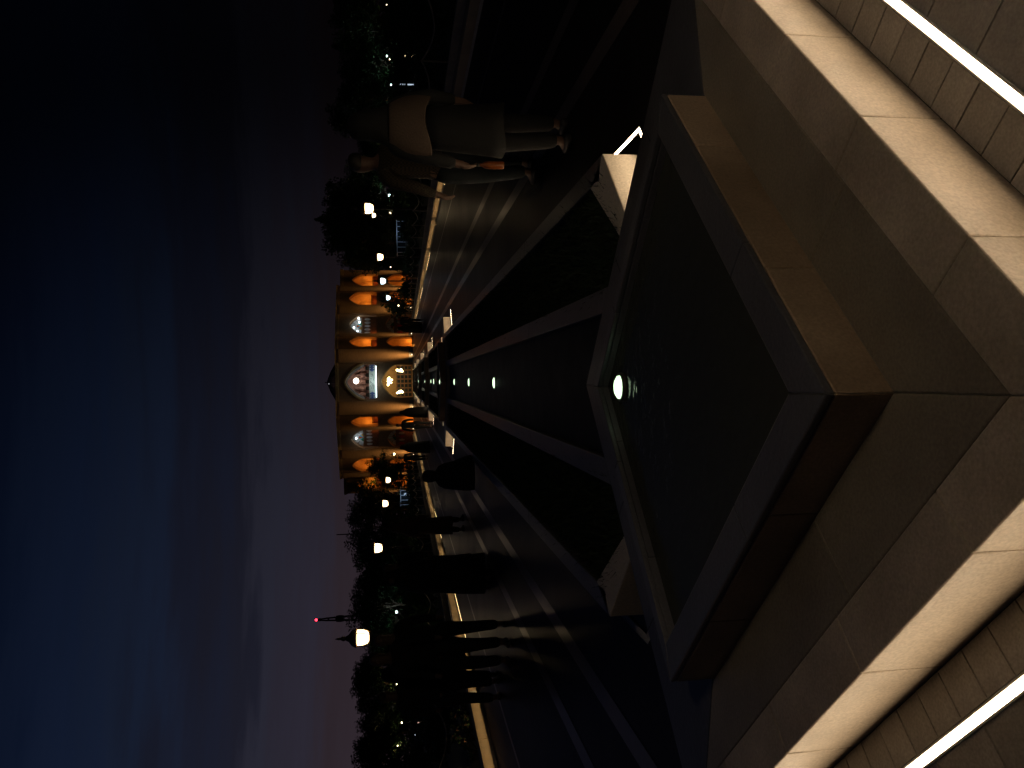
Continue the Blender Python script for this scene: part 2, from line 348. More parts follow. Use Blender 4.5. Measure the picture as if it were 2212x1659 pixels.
OFF = .14 * 1.414     # strip lies 14 cm outside the stone, measured along the axis
for k, oy in enumerate(BAS):
    nxt = BAS[k + 1] if k + 1 < len(BAS) else END - 1.04
    far = lambda x: nxt + 1.04 + x
    for sg in (1, -1):
        sd = 'right' if sg > 0 else 'left'
        nb = 6 if k == 0 else 3
        pl = empty('planter', (sg * .83, 4.5 + oy, 0), 0, f'stone edged grass planter {sd} of the channel behind the {ORD[k]} basin', 'planter', 'grass planters beside the channel')
        def X(poly): return [(sg * x - sg * .83, y - 4.5 - oy) for x, y in poly]
        def run(x0, x1, ys0, ys1, nm):
            for j in range(nb):
                lo = lambda x: ys0(x) + (ys1(x) - ys0(x)) * j / nb + .001; hi = lambda x: ys0(x) + (ys1(x) - ys0(x)) * (j + 1) / nb - .001
                MB().prism(X([(x0, lo(x0)), (x1, lo(x1)), (x1, hi(x1)), (x0, hi(x0))]), 0, ZT - .003).build(nm, M['kerb'], pl, bevel=.006)
        run(.395, .530, lambda x: oy + 4.502 - x, lambda x: far(x) - .002, 'channel_kerb')
        run(1.134, 1.256, lambda x: oy + 2.80 + x + (.002 if x > 1.2 else .202), lambda x: far(x) - .002, 'outer_kerb')
        MB().prism(X([(.851, oy + 3.651), (1.256, oy + 4.054), (1.134, oy + 4.332), (.751, oy + 3.751)]), 0, ZT - .003).build('end_kerb', M['endstone'], pl, bevel=.006)
        inner = [(.532, oy + 3.97), (.749, oy + 3.755), (1.132, oy + 4.14), (1.132, far(1.132)), (.532, far(.532))]
        MB().sheet(X(inner), .13).build('soil', M['soil'], pl)
        # short grass
        g = MB(); y1 = far(.53); cnt = 9000 if k == 0 else (3500 if k == 1 else 900)
        for _ in range(cnt):
            yy = oy + 3.8 + (y1 - oy - 3.8) * (random.random() ** (2.0 if k == 0 else 1.2)); xx = random.uniform(.53, 1.14)
            if yy < oy + 4.5 - xx + .02 or yy - oy < 3.0 + xx or yy > far(xx) - .03: continue
            h = random.uniform(.05, .115) * (1.2 if random.random() < .1 else 1); a = random.uniform(0, 6.28); w = .008 if k == 0 else .02
            lx, ly = random.gauss(0, .045), random.gauss(0, .045); x_, y_ = sg * xx, yy
            g.add([(x_ - w * math.cos(a), y_ - w * math.sin(a), .13), (x_ + w * math.cos(a), y_ + w * math.sin(a), .13), (x_ + lx * 1.3 + .001, y_ + ly * 1.3, .13 + h)], [(0, 1, 2)])
        tag(g.build('grass', M['grass']), f'dark grass filling the {sd} planter behind the {ORD[k]} basin', kind='stuff')
        # light strip round basin side and planter side
        near0 = (0, oy + 1.04 - OFF) if k == 0 else (sg * (1.256 + .131), oy + 1.04 - OFF + 1.387)
        pts = [near0, (sg * (1.73 + OFF), oy + 2.77), (sg * 1.01, oy + 4.5 - 1.01 + OFF), (sg * 1.387, oy + 4.04), (sg * 1.387, nxt + 1.04 - OFF + 1.387)]
        if k == 0 and sg < 0:      # this stretch is dead in the picture
            strip(pts[1:], .028, E_OFF, 'light_strip', 'unlit floor strip along the left planter behind the nearest basin', 'floor light strips round the basins'); pts = pts[:2]
        strip(pts, .021, E_LED, 'light_strip', f'warm light strip in the floor along the {sd} of the {ORD[k]} basin and planter', 'floor light strips round the basins')
    tag(MB().sheet([(-.394, oy + 4.12), (.394, oy + 4.12), (.394, nxt + 1.42), (-.394, nxt + 1.42)], WZ).build('water', M['chan']), kind='structure')
    tag(MB().sheet([(-.53, oy + 4.0), (.53, oy + 4.0), (.53, nxt + 1.5), (-.53, nxt + 1.5)], .03).build('channel_bed', M['soil']), kind='structure')

for i, (y, s) in enumerate(((3.36, .78), (9.57, 1.0), (13.27, 1.0), (17.09, 1.0), (20.3, .9), (28.6, 1.5), (31.4, 1.1), (34.0, 1.0), (38.4, 1.0), (48.2, 1.1), (51.6, 1.0), (54.5, 1.0), (61.3, 1.0), (70.4, 1.1), (79.0, 1.2))):
    lab = 'large greenish white lamp glowing in the nearest basin' if i == 0 else f'greenish white water lamp, {ORDW[i]} in line from the camera along the channel'
    zz = WZ if not any(o_ + 1.7 < y < o_ + 3.7 for o_ in BAS) else PT - .05
    t = empty('water_lamp', (0, y, zz), 0, lab, 'lamp', 'lamps set in the water axis')
    MB().lathe([(.085 * s, -.10), (.085 * s, .012), (.072 * s, .016), (.070 * s, .010)], 20).build('rim', M['iron'], t, True)
    MB().lathe([(.068 * s, .0), (.066 * s, .020), (.045 * s, .030), (.0, .034)], 20).build('lens', E_POOL, t, True)

# ------------------------------------------------------------------ low lit walls with beds behind
for sg in (1, -1):
    sd = 'right' if sg > 0 else 'left'; X0 = 5.86
    t = empty('low_wall', (sg * X0, 0, 0), 0, f'long low stone wall lit from below along the {sd} side of the plaza', 'wall', 'low lit walls')
    y = 2.0; bi = 0
    while y < 92:
        ln = random.uniform(1.3, 1.6) if y < 50 else 4.0
        MB().box(0, sg * .25, y + .003, y + ln - .003, 0, .185 + random.uniform(-.002, .002)).build('wall_block', M['wallblock'], t, bevel=.008); y += ln
    b = empty('bed_edge', (sg * 6.35, 0, 0), 0, f'narrow concrete bed edge behind the {sd} low wall', 'kerb', 'bed edges')
    MB().box(0, sg * .10, 2, 92, -.1, .30).build('edge', M['concrete'], b, bevel=.01)
    tag(MB().sheet([(sg * 6.1, 2), (sg * 6.36, 2), (sg * 6.36, 92), (sg * 6.1, 92)], .14).build('bed_soil', M['soil']), kind='structure')
    OPENSEG = {(1, 5), (1, 7), (-1, 2), (-1, 4), (1, 9)}
    segs = [(3.0, 9.5), (9.9, 16.6), (17.1, 22.0), (22.4, 27.5), (28.2, 34), (34.5, 40), (40.6, 47), (47.5, 54), (54.6, 61), (61.5, 69), (69.5, 78), (78.5, 88)]
    for j, (a, c) in enumerate(segs):
        strip([(sg * (X0 - .13), a), (sg * (X0 - .13), c)], .022, E_OFF if (sg > 0 and c < 23) else E_LEDW, 'light_strip', f'{ORDW[j]} {"unlit" if (sg > 0 and c < 23) else "warm"} light strip from the camera under the {sd} low wall', 'light strips under the low walls', shield=0 if (sg, j) in OPENSEG else sg)
    # swagged rail over the bed
    fr = empty('swag_fence', (sg * 7.05, 0, 0), 0, f'low bed fence with scalloped rail behind the {sd} low wall', 'fence', 'scalloped bed fences')
    y = 5.0
    while y < 88:
        MB().tube([(0, y, 0), (0, y, .80)], .022, 6).build('post', M['rail'], fr)
        pts = [(0, y + 3.0 * q / 14, .56 + .22 * (abs(2 * q / 14 - 1)) ** 1.8) for q in range(15)]
        MB().tube(pts, .016, 6).build('rail', M['rail'], fr); y += 3.0
    # wall socket box on the left wall
bx = empty('wall_box', (-5.86, 14.3, .10), 0, 'small square lamp box set on the left low wall', 'box')
MB().box(0, .05, -.11, .11, -.06, .07).build('box_body', M['steel'], bx, bevel=.006)
MB().box(.05, .056, -.08, .02, -.03, .05).build('box_window', M['ink'], bx)

# ------------------------------------------------------------------ vegetation
def leaf_cloud(mb, c, rad, n, size, flat=1.0):
    for _ in range(n):
        while True:
            p = Vector((random.uniform(-1, 1), random.uniform(-1, 1), random.uniform(-1, 1)))
            if p.length < 1: break
        p = Vector((c[0] + p.x * rad[0], c[1] + p.y * rad[1], c[2] + p.z * rad[2]))
        d = Vector((random.gauss(0, 1), random.gauss(0, 1), random.gauss(0, 1) * flat)).normalized(); e = d.orthogonal().normalized(); s = size * random.uniform(.6, 1.4)
        mb.add([p - d * s, p + e * s * .45, p + d * s, p - e * s * .45], [(0, 1, 2, 3)])

def conifer(seed, h=10, wd=2.2):
    random.seed(seed); cr = MB(); tr = MB()
    tr.tube([(0, 0, 0), (.06, .03, h * .4), (0, 0, h * .93)], [.2, .14, .03], 7)
    nlev = 22
    for i in range(nlev):
        q = i / (nlev - 1); z = h * (.06 + .88 * q); rr = wd * (1 - q) ** .75 * random.uniform(.75, 1.15) + .12
        for b in range(7):
            a = random.uniform(0, 6.28); L_ = rr * random.uniform(.6, 1.1)
            if b % 3 == 0: tr.tube([(0, 0, z), (L_ * .8 * math.cos(a), L_ * .8 * math.sin(a), z + L_ * .35)], [.03, .008], 4)
            leaf_cloud(cr, (L_ * .6 * math.cos(a), L_ * .6 * math.sin(a), z + L_ * .30), (L_ * .34 + .14, L_ * .34 + .14, .55), 24, .16, 1.6)
    leaf_cloud(cr, (0, 0, h * .97), (.16, .16, h * .05), 40, .12, 2)
    return tr.mesh('trunk', M['bark'], True), cr.mesh('crown', M['needle'])

def broadleaf(seed, h=9, wd=3.2):
    random.seed(seed); cr = MB(); tr = MB()
    tr.tube([(0, 0, 0), (.1, .05, h * .25), (.05, -.08, h * .45)], [.24, .18, .12], 8)
    for b in range(16):
        a = random.uniform(0, 6.28); z0 = h * random.uniform(.2, .45); zz = h * random.uniform(.35, .9); L_ = wd * random.uniform(.3, .85) * math.sin(math.pi * min(.97, max(.1, zz / h * .9)))
        tip = (L_ * math.cos(a), L_ * math.sin(a), zz); tr.tube([(.05, 0, z0), (tip[0] * .5, tip[1] * .5, (z0 + zz) / 2 + .1), tip], [.09, .05, .015], 5)
        for _ in range(3):
            c = (tip[0] + random.gauss(0, .35), tip[1] + random.gauss(0, .35), tip[2] + random.gauss(0, .4)); rr = random.uniform(.55, 1.0) * wd / 3
            leaf_cloud(cr, c, (rr, rr, rr * .8), 95, .15)
    for _ in range(9):
        a = random.uniform(0, 6.28); rr = random.uniform(.1, .6) * wd
        leaf_cloud(cr, (rr * math.cos(a), rr * math.sin(a), h * random.uniform(.12, .9)), (.9, .9, .8), 110, .16)
    return tr.mesh('trunk', M['bark'], True), cr.mesh('crown', M['leaf'])

def bush(seed, h=1.0, wd=1.0):
    random.seed(seed); cr = MB(); tr = MB()
    for b in range(7):
        a = random.uniform(0, 6.28); tip = (wd * .6 * math.cos(a) * random.uniform(.3, 1), wd * .6 * math.sin(a) * random.uniform(.3, 1), h * random.uniform(.5, .9))
        tr.tube([(0, 0, 0), (tip[0] * .4, tip[1] * .4, tip[2] * .6), tip], [.03, .02, .006], 5)
        leaf_cloud(cr, tip, (wd * .42, wd * .42, h * .3), 110, .07)
    leaf_cloud(cr, (0, 0, h * .4), (wd * .6, wd * .6, h * .38), 260, .07)
    return tr.mesh('stem', M['bark'], True), cr.mesh('foliage', M['leaf'])

CON = [conifer(s) for s in (11, 12, 13, 14)]; BRO = [broadleaf(s) for s in (21, 22, 23, 24)]; BUS = [bush(s) for s in (31, 32, 33)]
random.seed(99)
def tree(kind, x, y, h, w, label, group, name):
    me = random.choice(CON if kind == 'c' else BRO); h0, w0 = (10, 2.2) if kind == 'c' else (9, 3.2)
    t = empty(name, (x, y, 0), random.uniform(0, 6.28), label, 'tree', group)
    for m_, nm in zip(me, ('trunk', 'crown')):
        o = inst(nm, m_, t); o.scale = (w / w0, w / w0, h / h0)
    return t

def ray(vx, vy):   # direction of a picture point, used once here to read positions off the calibrated camera
    return f + u2 * ((1106 - vx) / 1661.0) + r2 * ((829.5 - vy) / 1661.0)
def at(vx, vy, Y):
    d = ray(vx, vy); return CAM + d * (Y / d.y)

RT = [(14, 705, 99, 'b'), (62, 712, 97, 'b'), (100, 718, 101, 'c'), (140, 726, 99, 'b'), (178, 737, 103, 'b'), (212, 728, 100, 'b'), (244, 706, 97, 'b'), (282, 768, 104, 'b'), (330, 771, 105, 'b'),
      (384, 742, 101, 'b'), (424, 714, 97, 'b'), (450, 692, 94, 'b'), (474, 683, 93, 'c'), (498, 687, 94, 'b'), (522, 700, 96, 'b'), (543, 728, 99, 'b'), (562, 736, 118, 'b')]
LT = [(1078, 756, 106, 'b'), (1108, 744, 100, 'b'), (1150, 741, 99, 'b'), (1188, 759, 101, 'b'), (1222, 765, 102, 'b'), (1256, 778, 104, 'b'), (1288, 764, 100, 'b'), (1313, 744, 97, 'b'), (1345, 768, 99, 'b'),
      (1388, 784, 105, 'b'), (1420, 788, 105, 'b'), (1452, 765, 99, 'b'), (1486, 758, 97, 'b'), (1520, 760, 97, 'b'), (1556, 777, 101, 'b'), (1590, 765, 98, 'b'), (1626, 758, 96, 'b'), (1658, 762, 96, 'b')]
ADJ = {'c': 'tall dark conifer', 'b': 'dark leafy tree'}
for side, lst in (('right', RT), ('left', LT)):
    lst = lst if side == 'left' else lst[::-1]
    for i, (vy, vx, Y, kd) in enumerate(lst):
        p = at(vx, vy, Y)
        tree(kd, p.x, p.y, p.z, (3.3 if kd == 'c' else random.uniform(3.2, 4.2)), f'{ADJ[kd]} {side} of the palace, the {ORDW[i]} outward from it', f'trees {side} of the palace', 'conifer_tree' if kd == 'c' else 'leafy_tree')
# the dense wood behind everything reads as one mass
fw = MB(); random.seed(5)
for i in range(230):
    x = -125 + 250 * i / 229
    if abs(x) < 16: continue
    hh = random.uniform(3.5, 5.6)
    leaf_cloud(fw, (x + random.uniform(-1, 1), 122 + random.uniform(-4, 4), hh * .5), (2.0, 1.6, hh * .55), 110, .42)
tag(fw.build('far_wood', M['leaf']), 'dark far wood behind the park lamps', kind='stuff')
random.seed(17)
# bushes on the beds and by the palace
def bushes(x, y, h, w, label, group):
    t = empty('shrub', (x, y, 0), random.uniform(0, 6.28), label, 'shrub', group); me = random.choice(BUS)
    for m_, nm in zip(me, ('stem', 'foliage')): o = inst(nm, m_, t); o.scale = (w, w, h)
for sg in (1, -1):
    sd = 'right' if sg > 0 else 'left'
    for j in range(16):
        y = 10.5 + j * 4.4 + random.uniform(-.5, .5)
        bushes(sg * (8.6 + random.uniform(-.3, .8)), y, random.uniform(.8, 1.25), random.uniform(1.0, 1.5), f'dark rounded shrub in the {sd} bed, {ORDW[j]} from the camera', f'shrubs in the {sd} bed')
    for j in range(10):
        y = 30 + j * 6.5
        bushes(sg * (13 + random.uniform(-1, 5)), y, random.uniform(1.2, 2.2), random.uniform(1.5, 2.4), f'broad dark shrub out on the {sd} lawn, {ORDW[j]} from the camera', f'shrubs on the {sd} lawn')
p = at(848, 652, 85); bushes(p.x, 85, 3.2, 1.5, 'tall dark bush in front of the right arches of the palace', None)
p = at(850, 668, 86); bushes(p.x, 86, 2.6, 1.3, 'smaller dark bush beside the tall one before the palace', None)
p = at(862, 632, 84); bushes(p.x, 84, 1.6, 1.2, 'low dark bush under the cool lantern right of the palace', None)
p = at(800, 1004, 84); tree('b', p.x, 84, 5.4, 1.9, 'young leafy tree standing before the left arches of the palace', None, 'leafy_tree')
p = at(818, 1030, 80); tree('b', p.x, 80, 4.2, 1.5, 'shorter leafy tree at the left end of the palace', None, 'leafy_tree')
# flowering plants by the left wall, leaves catching the strip light
for j, (vx, vy) in enumerate(((1012, 1600), (1020, 1578), (1000, 1626), (985, 1545))):
    q = at(vx, vy, 12.0); d = ray(vx, vy); x = -6.25; Yq = CAM.y + d.y * ((x - CAM.x) / d.x)
    t = empty('flowering_plant', (x, Yq, .14), 0, f'small flowering plant leaning over the left low wall, {ORDW[j]} from the frame edge', 'plant', 'flowering plants by the left wall')
    mb = MB(); lf = MB(); fl = MB()
    for b in range(9):
        tip = (random.uniform(-.05, .42), random.uniform(-.3, .3), random.uniform(.12, .42)); mb.tube([(0, 0, 0), (tip[0] * .4, tip[1] * .4, tip[2] * .8), tip], [.008, .006, .003], 5)
        leaf_cloud(lf, tip, (.08, .08, .06), 9, .035); leaf_cloud(fl, tip, (.05, .05, .03), 3, .03)
    mb.build('stem', M['bark'], t); lf.build('leaves', M['leaf'], t); fl.build('petals', M['redleaf'], t)

# ------------------------------------------------------------------ lanterns on posts
def lantern(name, x, y, z, s, em, col, energy, label, group, cat='street lamp'):
    """z = centre of the glass; s = lantern scale (1 = 0.46 m wide)"""
    t = empty(name, (x, y, 0), 0, label, cat, group); w = .23 * s; b = z - .20 * s
    MB().lathe([(.17 * s, 0), (.17 * s, .10), (.11 * s, .16), (.10 * s, .5), (.07 * s, .56), (.05 * s, .62), (.042 * s, b - .2), (.06 * s, b - .17), (.05 * s, b - .12), (.09 * s, b - .06), (.13 * s, b - .02)], 12).build('post', M['iron'], t, True)
    MB().lathe([(.13 * s, b - .02), (.19 * s, b), (.19 * s, b + .035 * s), (.15 * s, b + .04 * s)], 12).build('collar', M['brass'], t, True)
    MB().lathe([(.10 * s, b + .05 * s), (.17 * s, b + .10 * s), (.205 * s, b + .20 * s), (.212 * s, b + .36 * s)], 16).build('glass', em, t, True)
    for k in range(4):
        a = math.pi / 4 + k * math.pi / 2; c, sn = math.cos(a), math.sin(a)
        MB().tube([(.17 * s * c, .17 * s * sn, b + .03 * s), (.235 * s * c, .235 * s * sn, b + .20 * s), (.245 * s * c, .245 * s * sn, b + .385 * s)], .013 * s, 5).build('frame_bar', M['brass'], t)
    MB().lathe([(.255 * s, b + .38 * s), (.27 * s, b + .40 * s), (.265 * s, b + .425 * s)], 12).build('rim', M['brass'], t, True)
    rf = MB().lathe([(.262 * s, b + .426 * s), (.21 * s, b + .52 * s), (.10 * s, b + .60 * s), (.06 * s, b + .68 * s)], 12).build('roof', M['iron'], t, True)
    MB().lathe([(.05 * s, b + .68 * s), (.075 * s, b + .74 * s), (.05 * s, b + .80 * s), (.03 * s, b + .83 * s), (.04 * s, b + .86 * s), (.008 * s, b + .97 * s)], 10).build('finial', M['iron'], rf, True)
    if energy: light('lamp_light', 'POINT', (0, 0, b - .02 if False else b + .22 * s), energy, col, t, .22 * s)
    return t
LH = 2.66
big = [(785, 1377, 'w', 'largest warm lantern, nearest on the left of the plaza'), (818, 1184, 'w', 'second warm lantern on the left, above the left low wall'), (833, 1088, 'w', 'third warm lantern on the left, beside the palace corner'),
       (839, 1037, 'w', 'fourth warm lantern on the left, in front of the palace end arch'), (798, 450, 'w', 'nearest warm lantern on the right, before the tall trees'), (822, 555, 'w', 'second warm lantern on the right, beside the palace corner'),
       (828, 607, 'c', 'cool white lantern in front of the right end arch'), (839, 643, 'c', 'cool white lantern above the bush before the palace')]
for vx, vy, c, lab in big:
    d = ray(vx, vy); t_ = (LH - CAM.z) / d.z; p = CAM + d * t_
    lantern('street_lamp', p.x, p.y, LH, 1.12, E_WARM if c == 'w' else E_COOL, WARM if c == 'w' else COOL, 11 if c == 'w' else 9, lab, 'lanterns along the plaza')
# added unseen lantern off the row, lights the foreground ledge and parapet
lantern('street_lamp', 1.65, .15, LH, 1.12, E_WARM, (1.0, .80, .60), 950, 'added warm fill lantern close behind the photographer at the right, outside the picture', 'lanterns along the plaza')
small = [(835, 10, 93, 'w', .42), (836, 121, 96.5, 'c', .42), (842, 128, 93, 'w', .30), (845, 183, 93, 'c', .36), (838, 270, 101, 'w', .48), (836, 317, 93, 'w', .62), (838, 376, 93, 'w', .62), (841, 422, 95.2, 'c', .62), (843, 460, 93, 'w', .5), (844, 577, 90, 'w', .26),
         (808, 465, 46, 'w', .5), (855, 1259, 93, 'c', .62), (857, 1322, 95.2, 'c', .60), (866, 1408, 93, 'w', .42), (857, 1478, 94.4, 'w', .3), (868, 1561, 93, 'w', .40), (906, 1586, 60, 'c', .22), (859, 1611, 94.4, 'w', .3), (852, 981, 88, 'w', .55), (861, 660, 75, 'w', .3)]
for j, (vx, vy, Y, c, s) in enumerate(small):
    p = at(vx, vy, Y); sd = 'right' if vy < 822 else 'left'; k = sum(1 for q in small if (q[1] < 822) == (vy < 822) and abs(q[1] - 822) <= abs(vy - 822))
    lantern('park_lamp', p.x, p.y, max(p.z, .8), s * 1.25, E_SMALL if c == 'w' else E_COOL, WARM if c == 'w' else COOL, (600 if Y > 94 else 120) if s > .25 else 40, f'small distant {"warm" if c == "w" else "cool white"} park lamp {sd} of the palace, {ORDW[k - 1]} outward', f'distant park lamps {sd}')

# lit tree trunks / vertical light tubes out in the park
for vx, vy, h, c, lab in ((885, 22, 1.6, 'w', 'short warm vertical light tube at the far right edge'), (905, 122, 3.6, 'w', 'long warm vertical light tube in the right park'), (893, 183, 3.2, 'c', 'cool white vertical light tube in the right park'), (922, 1560, 2.2, 'r', 'thin rosy vertical light tube in the left park')):
    Y = 62.0; p = at(vx, vy, Y); t = empty('light_tube', (p.x, Y, 0), 0, lab, 'light tube', 'vertical light tubes')
    z0, z1 = p.z - h * .33, p.z + h * .33
    em = {'w': E_SMALL, 'c': emat('tube_cool', (.62, .78, .95), .75), 'r': emat('tube_rosy', (.9, .55, .42), .8)}[c]
    if c == 'w': em = emat('tube_warm', (1.0, .80, .42), 1.3)
    z1 = max(z1, .4); MB().tube([(0, .08, 0), (0, .08, z1 + .2)], .05, 8).build('pole', M['iron'], t)
    MB().tube([(0, 0, max(.05, z0)), (0, 0, z1)], .055, 8).build('tube', em, t)

# ------------------------------------------------------------------ palace
pal = empty('palace', (0, 96, 0), 0, 'two storey brick palace with pointed arches and lit niches', 'building')
PY = 96.0
def arch_top(t, zs, za):  # pointed four-centred arch
    return zs + (za - zs) * (1 - abs(t) ** 1.45) ** .72 if abs(t) < 1 else zs

class Wall:
    """a wall in plan from A to B with arched openings (s0,s1,zb,zs,za)"""
    def __init__(w, A, B, z1, ops, z0=0.0, depth=.55):
        w.A = Vector(A); w.B = Vector(B); w.d = (w.B - w.A).normalized(); w.n = Vector((w.d.y, -w.d.x)); w.len = (w.B - w.A).length
        if w.n.y > 0: w.n = -w.n
        w.ops = ops; w.z0 = z0; w.z1 = z1; w.depth = depth
    def P(w, s, z, back=0.0):
        p = w.A + w.d * s - w.n * back; return (p.x, p.y - PY, z)
    def samples(w, o, n=14):
        s0, s1 = o[0], o[1]; return [s0 + (s1 - s0) * (.5 - .5 * math.cos(math.pi * i / n)) for i in range(n + 1)]
    def top(w, o, s): return arch_top((s - (o[0] + o[1]) / 2) / ((o[1] - o[0]) / 2), o[3], o[4])
    def build(w, name, m):
        mb = MB(); S_ = {0.0, w.len}
        for o in w.ops: S_.update(round(x, 5) for x in w.samples(o))
        S_ = sorted(S_)
        for a, b in zip(S_[:-1], S_[1:]):
            if b - a < 1e-6: continue
            mid = (a + b) / 2; act = sorted([o for o in w.ops if o[0] - 1e-6 <= a and b <= o[1] + 1e-6], key=lambda o: o[2])
            za = zb_ = w.z0
            for o in act:
                if o[2] > za + 1e-6 or o[2] > zb_ + 1e-6: mb.add([w.P(a, za), w.P(b, zb_), w.P(b, o[2]), w.P(a, o[2])], [(0, 1, 2, 3)])
                za, zb_ = w.top(o, a), w.top(o, b)
            mb.add([w.P(a, za), w.P(b, zb_), w.P(b, w.z1), w.P(a, w.z1)], [(0, 1, 2, 3)])
        for o in w.ops:      # reveals
            ss = w.samples(o); ring = [(o[0], o[2])] + [(s, w.top(o, s)) for s in ss] + [(o[1], o[2])]
            for (a, za), (b, zb) in zip(ring, ring[1:] + ring[:1]):
                mb.add([w.P(a, za), w.P(b, zb), w.P(b, zb, w.depth), w.P(a, za, w.depth)], [(0, 1, 2, 3)])
        mb.add([w.P(0, w.z1), w.P(w.len, w.z1), w.P(w.len, w.z1, w.depth), w.P(0, w.z1, w.depth)], [(0, 1, 2, 3)])
        return mb.build(name, m, pal)
    def ring(w, o, grow, out, wd, m, name, parent):
        """raised moulding round the arch head"""
        ss = w.samples(o, 18); mb = MB(); cxx = (o[0] + o[1]) / 2; hw = (o[1] - o[0]) / 2
        pin = [(cxx + (s - cxx) * (1 + grow / hw), w.top(o, s) + grow * (1.0 if abs(s - cxx) < hw * .98 else .0)) for s in ss]
        pout = [(cxx + (s - cxx) * (1 + (grow + wd) / hw), w.top(o, s) + (grow + wd) * (1.25 if abs(s - cxx) < hw * .98 else .0)) for s in ss]
        for i in range(len(ss) - 1):
            q = [pin[i], pin[i + 1], pout[i + 1], pout[i]]
            v = [w.P(s, z, -out) for s, z in q] + [w.P(s, z, .02) for s, z in q]
            mb.add(v, [(0, 1, 2, 3), (0, 4, 5, 1), (3, 2, 6, 7)])
        return mb.build(name, m, parent)
    def apse(w, o, deep, m, name):
        """half-domed niche behind an opening"""
        mb = MB(); ss = w.samples(o, 16); cxx = (o[0] + o[1]) / 2
        ring0 = [(o[0], o[2])] + [(s, w.top(o, s)) for s in ss] + [(o[1], o[2])]; rows = []
        for i in range(8):
            q = i / 7; a = q * math.pi / 2; k = math.cos(a) * .75 + .25 if i < 7 else .0; dp = w.depth - .03 + deep * math.sin(a) * .92
            zs = o[3]
            rows.append([w.P(cxx + (s - cxx) * (1 - (1 - k) * (.55 if i < 7 else 1)), z if z <= zs else zs + (z - zs) * (1 - .62 * q ** 1.5), dp) for s, z in ring0])
        n = len(ring0); b0 = len(mb.v)
        for rw in rows: mb.v += rw
        for i in range(len(rows) - 1):
            for j in range(n - 1): mb.f.append((b0 + i * n + j, b0 + i * n + j + 1, b0 + (i + 1) * n + j + 1, b0 + (i + 1) * n + j))
        mb.add([w.P(o[0], o[2], 0), w.P(o[1], o[2], 0), w.P(o[1], o[2], w.depth + deep), w.P(o[0], o[2], w.depth + deep)], [(0, 1, 2, 3)])
        return mb.build(name, m, pal, smooth=False)

WALL_A = (4.05, 96.0); WALL_B = (12.25, 100.3); ROOF = 9.5
# centre: iwan above, hall below
cen = Wall((-4.05, 96.0), (4.05, 96.0), ROOF, [(4.05 - 2.0, 4.05 + 2.0, 0.12, 2.2, 3.86), (4.05 - 2.12, 4.05 + 2.12, 4.38, 6.0, 8.28)])
cen.build('centre_wall', M['wall'])
cen.ring(cen.ops[1], .0, .10, .17, M['gilt'], 'iwan_outer_moulding', pal); cen.ring(cen.ops[1], -.24, .03, .22, M['trim'], 'iwan_inner_moulding', pal)
cen.ring(cen.ops[0], .0, .05, .09, M['gilt'], 'door_arch_moulding', pal)
wings = []
for sg in (1, -1):
    A, B = (sg * WALL_A[0], WALL_A[1]), (sg * WALL_B[0], WALL_B[1]); ln = (Vector(B) - Vector(A)).length; kx = ln / (WALL_B[0] - WALL_A[0]); X2 = lambda x: (x - WALL_A[0]) * kx
    def op(x0, x1, zb, zs, za): return (X2(x0), X2(x1), zb, zs, za)
    upp = [op(4.15, 5.55, 4.45, 6.5, 7.75), op(5.98, 8.42, 4.45, 6.2, 7.80), op(9.75, 11.45, 4.45, 6.5, 7.85)]
    low = [op(4.15, 5.55, .12, 2.3, 3.25), op(5.98, 8.42, .12, 2.2, 3.35), op(9.75, 11.45, .12, 2.3, 3.3)]
    upp[0] = (X2(4.32), upp[0][1], *upp[0][2:]); low[0] = (X2(4.32), low[0][1], *low[0][2:])
    w = Wall(A, B, ROOF, upp + low); w.build('wing_wall', M['wall']); wings.append((w, sg))
    e = Wall((sg * 12.6, 105.2), (sg * 15.1, 106.0), ROOF - .1, [(.35, 2.0, 4.45, 6.4, 7.8), (.35, 2.0, .12, 2.2, 3.3)]); e.build('end_wall', M['wall']); wings.append((e, sg))
    MB().add([(sg * 12.25, 4.3, 0), (sg * 12.6, 9.2, 0), (sg * 12.6, 9.2, ROOF), (sg * 12.25, 4.3, ROOF)], [(0, 1, 2, 3)]).build('return_wall', M['wall'], pal)
    MB().add([(sg * 15.1, 10, 0), (sg * 15.3, 24, 0), (sg * 15.3, 24, ROOF - .1), (sg * 15.1, 10, ROOF - .1)], [(0, 1, 2, 3)]).build('return_wall', M['wall'], pal)
for w, sg in wings:
    for o in w.ops:
        wide = o[1] - o[0] > 2.5
        if wide: continue
        w.apse(o, 1.5, M['plaster'], 'niche')
        w.ring(o, .0, .04, .07, M['gilt'], 'niche_moulding', pal)
        s = (o[0] + o[1]) / 2; up = o[2] > 2
        p = w.P(s, o[2] + (1.2 if up else .3), w.depth + .5)
        light('niche_light', 'POINT', p, 27, AMBER, pal, .12)
        if up: light('parapet_light', 'POINT', w.P(s, o[2] + .2, w.depth - .15), 3.0, (1, .30, .05), pal, .06)
        if up:      # parapet of the upper niche: red panel with rail
            mb = MB(); v = [w.P(o[0] + .02, o[2], w.depth + .25), w.P(o[1] - .02, o[2], w.depth + .25), w.P(o[1] - .02, o[2] + .62, w.depth + .25), w.P(o[0] + .02, o[2] + .62, w.depth + .25)]
            mb.add(v, [(0, 1, 2, 3)]); mb.build('parapet_panel', M['redpanel'], pal)
            MB().tube([w.P(o[0], o[2] + .68, w.depth + .22), w.P(o[1], o[2] + .68, w.depth + .22)], .05, 6).build('parapet_rail', M['wood'], pal)
            MB().tube([w.P(s, o[2] + .1, w.depth - .1), w.P(s, o[2] + .35, w.depth - .1)], .03, 6)
